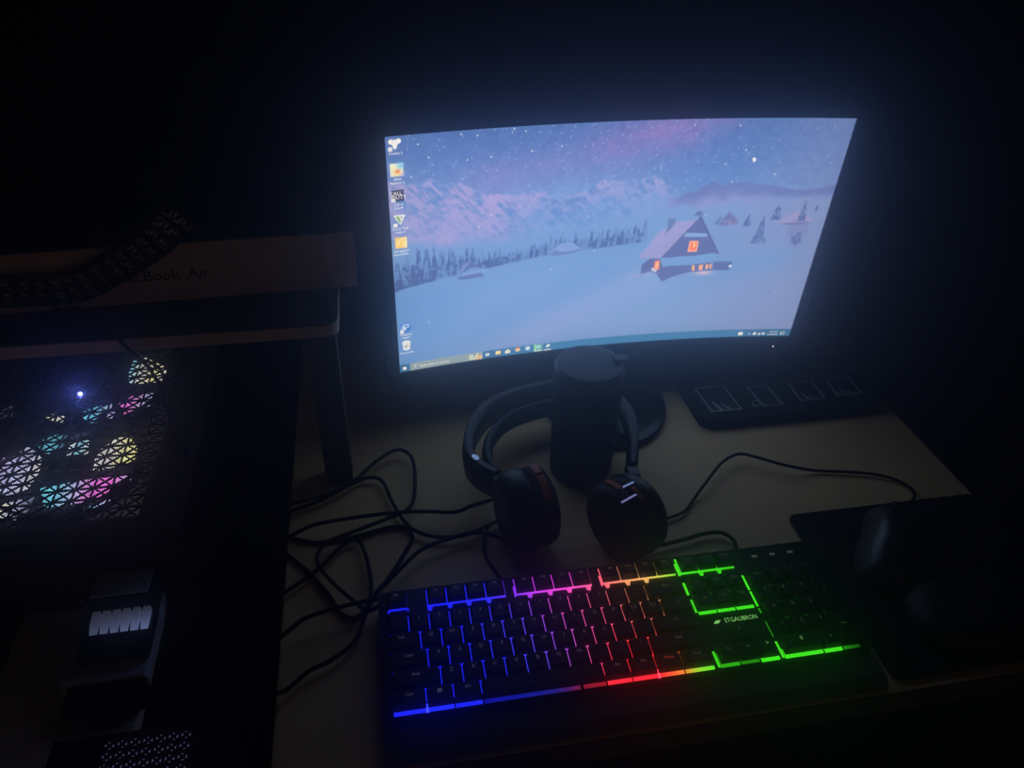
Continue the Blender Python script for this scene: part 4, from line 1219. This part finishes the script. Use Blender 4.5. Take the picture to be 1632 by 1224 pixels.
nt.links.new(mx.outputs[0], nt.nodes['Material Output'].inputs['Surface'])
childbox('dust_filter', pc, px0, px1, py0, py1, TZ - 0.0056, TZ - 0.0052, mm)
# fans below: frame, hub, struts and glowing blades
M['fanglow'] = emit('fan_light', strength=2.6, attr='glow')
FZ = 0.0655
def fan(cx, cy, blades):
    bm = bmesh.new()
    n = 48
    for z0, z1, r0, r1 in ((FZ - 0.012, FZ + 0.0035, 0.0685, 0.0715),):
        rings = [[bm.verts.new((cx + r * math.cos(2 * math.pi * k / n), cy + r * math.sin(2 * math.pi * k / n), z)) for k in range(n)] for r, z in ((r0, z0), (r1, z0), (r1, z1), (r0, z1))]
        for a in range(4):
            for k in range(n):
                bm.faces.new((rings[a][k], rings[a][(k + 1) % n], rings[(a + 1) % 4][(k + 1) % n], rings[(a + 1) % 4][k]))
    f = bobj('fan', rel(bm), M['black'], pc)
    bm = bmesh.new()
    lathe(bm, [(0.022, FZ - 0.012), (0.022, FZ + 0.002), (0.020, FZ + 0.0035)], 32, Matrix.Translation((cx, cy, 0)))
    bobj('hub', rel(bm), M['black'], f)
    for col, pts in blades:
        bm = bmesh.new()
        P = [(p[0], p[1]) for p in pts]
        prism(bm, P, FZ - 0.0010, FZ + 0.0002)
        for v in bm.verts: v.co -= q
        bmesh.ops.recalc_face_normals(bm, faces=bm.faces)
        bmesh.ops.triangulate(bm, faces=bm.faces)
        bmesh.ops.subdivide_edges(bm, edges=bm.edges, cuts=3, use_grid_fill=True)
        me = bpy.data.meshes.new('blade'); bm.to_mesh(me); bm.free()
        co = np.empty(len(me.vertices) * 3); me.vertices.foreach_get('co', co); co = co.reshape(-1, 3)
        xs_ = (co[:, 0] - co[:, 0].min()) / max(1e-6, np.ptp(co[:, 0]))
        cc = np.array([lin(c) for c in col])
        kx = np.linspace(0, 1, len(cc))
        cols = np.stack([np.interp(xs_, kx, cc[:, k]) for k in range(3)], -1)
        nzv = 0.55 + 0.9 * vnoise(co[:, 0] * 130 + 40, co[:, 1] * 130 + 40, 17)
        color_attr(me, cols * nzv[:, None])
        link('blade', me, M['fanglow'], f)
WH, CY, MG, LV, YE, DM = (232, 230, 244), (110, 214, 255), (245, 120, 245), (186, 190, 252), (240, 236, 170), (58, 64, 88)
Z_ = FZ
fan(-0.318, 0.226, [
    ((CY, CY, LV, MG, MG, LV), [(-0.3374,0.2002,0.0655),(-0.3224,0.2017,0.0655),(-0.2996,0.2059,0.0655),(-0.2759,0.2082,0.0655),(-0.2536,0.2067,0.0655),(-0.2511,0.2005,0.0655),(-0.2599,0.1903,0.0655),(-0.2754,0.1795,0.0655),(-0.2913,0.1728,0.0655),(-0.314,0.1709,0.0655),(-0.3255,0.1709,0.0655)]),
    ((LV, CY, LV, LV), [(-0.2907,0.1655,0.0655),(-0.274,0.1738,0.0655),(-0.2629,0.1823,0.0655),(-0.2643,0.1723,0.0655),(-0.2774,0.1635,0.0655),(-0.2857,0.1594,0.0655)]),
    ((WH, WH, YE, YE), [(-0.2922,0.2205,0.0655),(-0.2947,0.2413,0.0655),(-0.2908,0.2598,0.0655),(-0.2805,0.2713,0.0655),(-0.269,0.2785,0.0655),(-0.2575,0.2635,0.0655),(-0.2517,0.2475,0.0655),(-0.254,0.2331,0.0655),(-0.2673,0.2248,0.0655)]),
    ((WH, CY, WH), [(-0.326,0.2491,0.0655),(-0.3269,0.2695,0.0655),(-0.3192,0.2793,0.0655),(-0.3087,0.2733,0.0655),(-0.3046,0.2512,0.0655),(-0.3163,0.2477,0.0655)]),
    ((DM, CY, DM), [(-0.3639,0.2751,0.0655),(-0.3566,0.2849,0.0655),(-0.3401,0.2903,0.0655),(-0.3338,0.286,0.0655),(-0.3323,0.266,0.0655),(-0.3379,0.2541,0.0655),(-0.3502,0.258,0.0655)]),
    ((DM, DM, DM), [(-0.3302,0.2722,0.0655),(-0.3286,0.3011,0.0655),(-0.3167,0.3063,0.0655),(-0.3107,0.287,0.0655),(-0.3186,0.277,0.0655)]),
    ((MG, LV, LV, WH), [(-0.4014,0.2451,0.0655),(-0.3834,0.2651,0.0655),(-0.3678,0.2713,0.0655),(-0.3503,0.2497,0.0655),(-0.3462,0.2267,0.0655),(-0.3497,0.2021,0.0655),(-0.3669,0.1936,0.0655),(-0.3844,0.1944,0.0655)]),
    ((YE, LV, DM), [(-0.3734,0.1783,0.0655),(-0.3578,0.183,0.0655),(-0.3389,0.1893,0.0655),(-0.3349,0.1795,0.0655),(-0.3402,0.1626,0.0655),(-0.3474,0.1568,0.0655),(-0.3626,0.1626,0.0655)]),
])
fan(-0.318, 0.369, [
    ((CY, WH, YE, WH), [(-0.2884,0.373,0.0655),(-0.2955,0.4109,0.0655),(-0.2948,0.4367,0.0655),(-0.2784,0.4373,0.0655),(-0.2587,0.4199,0.0655),(-0.2496,0.4015,0.0655),(-0.2522,0.3825,0.0655),(-0.2596,0.3755,0.0655),(-0.2758,0.3778,0.0655)]),
    ((MG, MG, LV, LV), [(-0.2931,0.339,0.0655),(-0.2807,0.3523,0.0655),(-0.2632,0.3562,0.0655),(-0.2515,0.3545,0.0655),(-0.2559,0.3323,0.0655),(-0.2674,0.3204,0.0655),(-0.2821,0.313,0.0655),(-0.2825,0.3275,0.0655)]),
    ((CY, CY, LV), [(-0.3243,0.3051,0.0655),(-0.3277,0.3293,0.0655),(-0.3183,0.3352,0.0655),(-0.2994,0.3424,0.0655),(-0.3,0.3325,0.0655),(-0.3111,0.322,0.0655),(-0.3126,0.3056,0.0655)]),
    ((LV, LV), [(-0.3005,0.305,0.0655),(-0.2991,0.3287,0.0655),(-0.2934,0.3242,0.0655),(-0.295,0.3042,0.0655)]),
    ((YE, WH), [(-0.3701,0.3236,0.0655),(-0.3587,0.3302,0.0655),(-0.3487,0.3275,0.0655),(-0.346,0.3176,0.0655),(-0.3489,0.3087,0.0655),(-0.3581,0.3136,0.0655)]),
    ((DM, DM), [(-0.4303,0.3517,0.0655),(-0.411,0.3537,0.0655),(-0.4044,0.3454,0.0655),(-0.4067,0.3313,0.0655),(-0.4221,0.3265,0.0655)]),
])
def led_dot(name, loc_, r, m, parent):
    bm = bmesh.new(); bmesh.ops.create_icosphere(bm, subdivisions=2, radius=r)
    o = bobj(name, bm, m, parent)
    o.location = Vector(loc_) - parent.location
    return o
M['blueled'] = emit('blue_led', (0.14, 0.20, 1.0), 170.0)
M['blueled2'] = emit('blue_led_dim', (0.10, 0.14, 1.0), 5.0)
p0 = [(-0.3276,0.3354,0.086)][0]
led_dot('indicator_light', (p0[0], p0[1], TZ + 0.0012), 0.0020, M['blueled'], pc)['label'] = 'bright blue indicator light'
p0 = [(-0.1948,0.2173,0.085)][0]
led_dot('indicator_light', (p0[0], p0[1], TZ - 0.0004), 0.0011, M['blueled2'], pc)['label'] = 'small blue indicator light'
tag(pc, 'black computer tower with glowing multicoloured fans under a pierced top', 'computer')

# ------------------------------------------------------------------ narrow stand, keyed device, vented box
st_ = empty('side_stand', (-0.265, -0.10, -D))
childbox('top', st_, -0.340, -0.214, -0.40, 0.094, -0.016, 0.0, M['shelf'], 0.002)
childbox('side', st_, -0.336, -0.318, -0.395, 0.090, -D, -0.016, M['shelf'])
childbox('side', st_, -0.236, -0.218, -0.395, 0.090, -D, -0.016, M['matte'])
childbox('back', st_, -0.318, -0.236, 0.078, 0.090, -D, -0.016, M['shelf'])
tag(st_, 'narrow brown wooden stand beside the desk\'s left edge', 'stand')

dv = empty('keyed_device', (-0.245, 0.05, 0.0003))
def dbox(name, x0, x1, y0, y1, z0, z1, m, bev=0.0015): return childbox(name, dv, x0, x1, y0, y1, z0 + 0.0003, z1 + 0.0003, m, bev)
dbox('body', -0.280, -0.210, -0.004, 0.090, 0.0, 0.016, M['grey'])
dbox('front_block', -0.272, -0.208, -0.028, -0.0045, 0.0, 0.013, M['matte'])
dbox('rear_block', -0.268, -0.210, 0.062, 0.090, 0.0163, 0.0440, M['matte'])
dbox('top_plate', -0.263, -0.213, 0.0635, 0.090, 0.0442, 0.0460, M['grey'], 0.0006)
dbox('key_bed', -0.268, -0.2085, 0.012, 0.0615, 0.0163, 0.0260, M['matte'])
M['keylight_paint'] = emit('lit_key', strength=0.62, attr='glow', body=0.8)  # blue light on the keys painted as their own glow, stronger towards the front
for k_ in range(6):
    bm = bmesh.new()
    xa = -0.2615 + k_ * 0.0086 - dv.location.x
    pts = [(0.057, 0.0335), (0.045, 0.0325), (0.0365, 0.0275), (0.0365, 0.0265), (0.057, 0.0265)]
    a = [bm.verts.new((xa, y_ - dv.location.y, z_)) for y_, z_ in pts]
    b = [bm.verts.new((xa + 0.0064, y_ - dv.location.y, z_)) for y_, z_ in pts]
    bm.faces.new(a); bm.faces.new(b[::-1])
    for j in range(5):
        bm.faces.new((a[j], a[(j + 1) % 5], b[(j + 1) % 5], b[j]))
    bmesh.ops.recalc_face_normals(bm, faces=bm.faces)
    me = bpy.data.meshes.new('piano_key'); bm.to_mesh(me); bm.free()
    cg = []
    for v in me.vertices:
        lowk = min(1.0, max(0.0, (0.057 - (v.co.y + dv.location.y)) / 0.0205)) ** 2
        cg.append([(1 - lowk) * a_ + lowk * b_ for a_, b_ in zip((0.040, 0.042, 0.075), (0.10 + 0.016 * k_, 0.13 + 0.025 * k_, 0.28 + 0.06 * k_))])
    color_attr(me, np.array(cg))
    link('piano_key', me, M['keylight_paint'], dv)
for x_, y_ in ((-0.2600, 0.0668), (-0.2622, 0.0800)):
    bm = bmesh.new()
    lathe(bm, [(0.0022, 0.0), (0.0022, 0.0014), (0.0016, 0.0018)], 16, Matrix.Translation((x_ - dv.location.x, y_ - dv.location.y, 0.0464)))
    bobj('screw', bm, M['steel'], dv)
dbox('latch', -0.2755, -0.2640, 0.070, 0.078, 0.0300, 0.0375, M['steel'], 0.0008)
tag(dv, 'dark grey boxy device with a row of six pale piano keys', 'device')

vb = empty('vented_box', (-0.21, -0.14, 0.0003))
def vbox(name, x0, x1, y0, y1, z0, z1, m, bev=0.001): return childbox(name, vb, x0, x1, y0, y1, z0 + 0.0003, z1 + 0.0003, m, bev)
vbox('housing', -0.262, -0.150, -0.23, -0.066, 0.0, 0.030, M['matte'])
M['lilac'] = emit('lilac_glow', (0.070, 0.052, 0.15), 1.0)
vbox('liner', -0.222, -0.156, -0.22, -0.074, 0.0303, 0.0315, M['lilac'], 0.0)
vbox('side_glow', -0.2632, -0.2622, -0.22, -0.074, 0.006, 0.016, emit('violet_glow', (0.05, 0.02, 0.12), 0.6), 0.0)
bm = bmesh.new()
lattice(bm, -0.222, -0.156, -0.22, -0.074, 0.0318, 0.0345, 0.0092, 0.0017)
for v in bm.verts: v.co -= vb.location
vl = bobj('vent_lattice', bm, M['matte'], vb); vl['kind'] = 'stuff'
tag(vb, 'black box with a lilac-backed triangle-patterned vent on top', 'box')

# ------------------------------------------------------------------ added haze volume imitating lens glow around the screen
HAZE = 0.70
if HAZE:
    hz = boxo('lens_glow_volume', -1.2, 2.2, -0.75, 1.25, -D - 0.1, 1.5, None)
    hm = bpy.data.materials.new('lens_glow_scatter'); hm.use_nodes = True
    hm.node_tree.nodes.remove(hm.node_tree.nodes['Principled BSDF'])
    vs_ = hm.node_tree.nodes.new('ShaderNodeVolumeScatter')
    vs_.inputs['Density'].default_value = HAZE
    vs_.inputs['Color'].default_value = (0.62, 0.76, 1.0, 1)
    vs_.inputs['Anisotropy'].default_value = 0.93
    hm.node_tree.links.new(vs_.outputs[0], hm.node_tree.nodes['Material Output'].inputs['Volume'])
    hz.data.materials.append(hm)
    hz['kind'] = 'stuff'
    hz['label'] = 'added haze volume imitating the lens glow around the screen'

# ------------------------------------------------------------------ lift everything so the floor lies at z = 0
for o in scene.objects:
    if o.parent is None and o.type != 'CAMERA':
        o.location.z += D
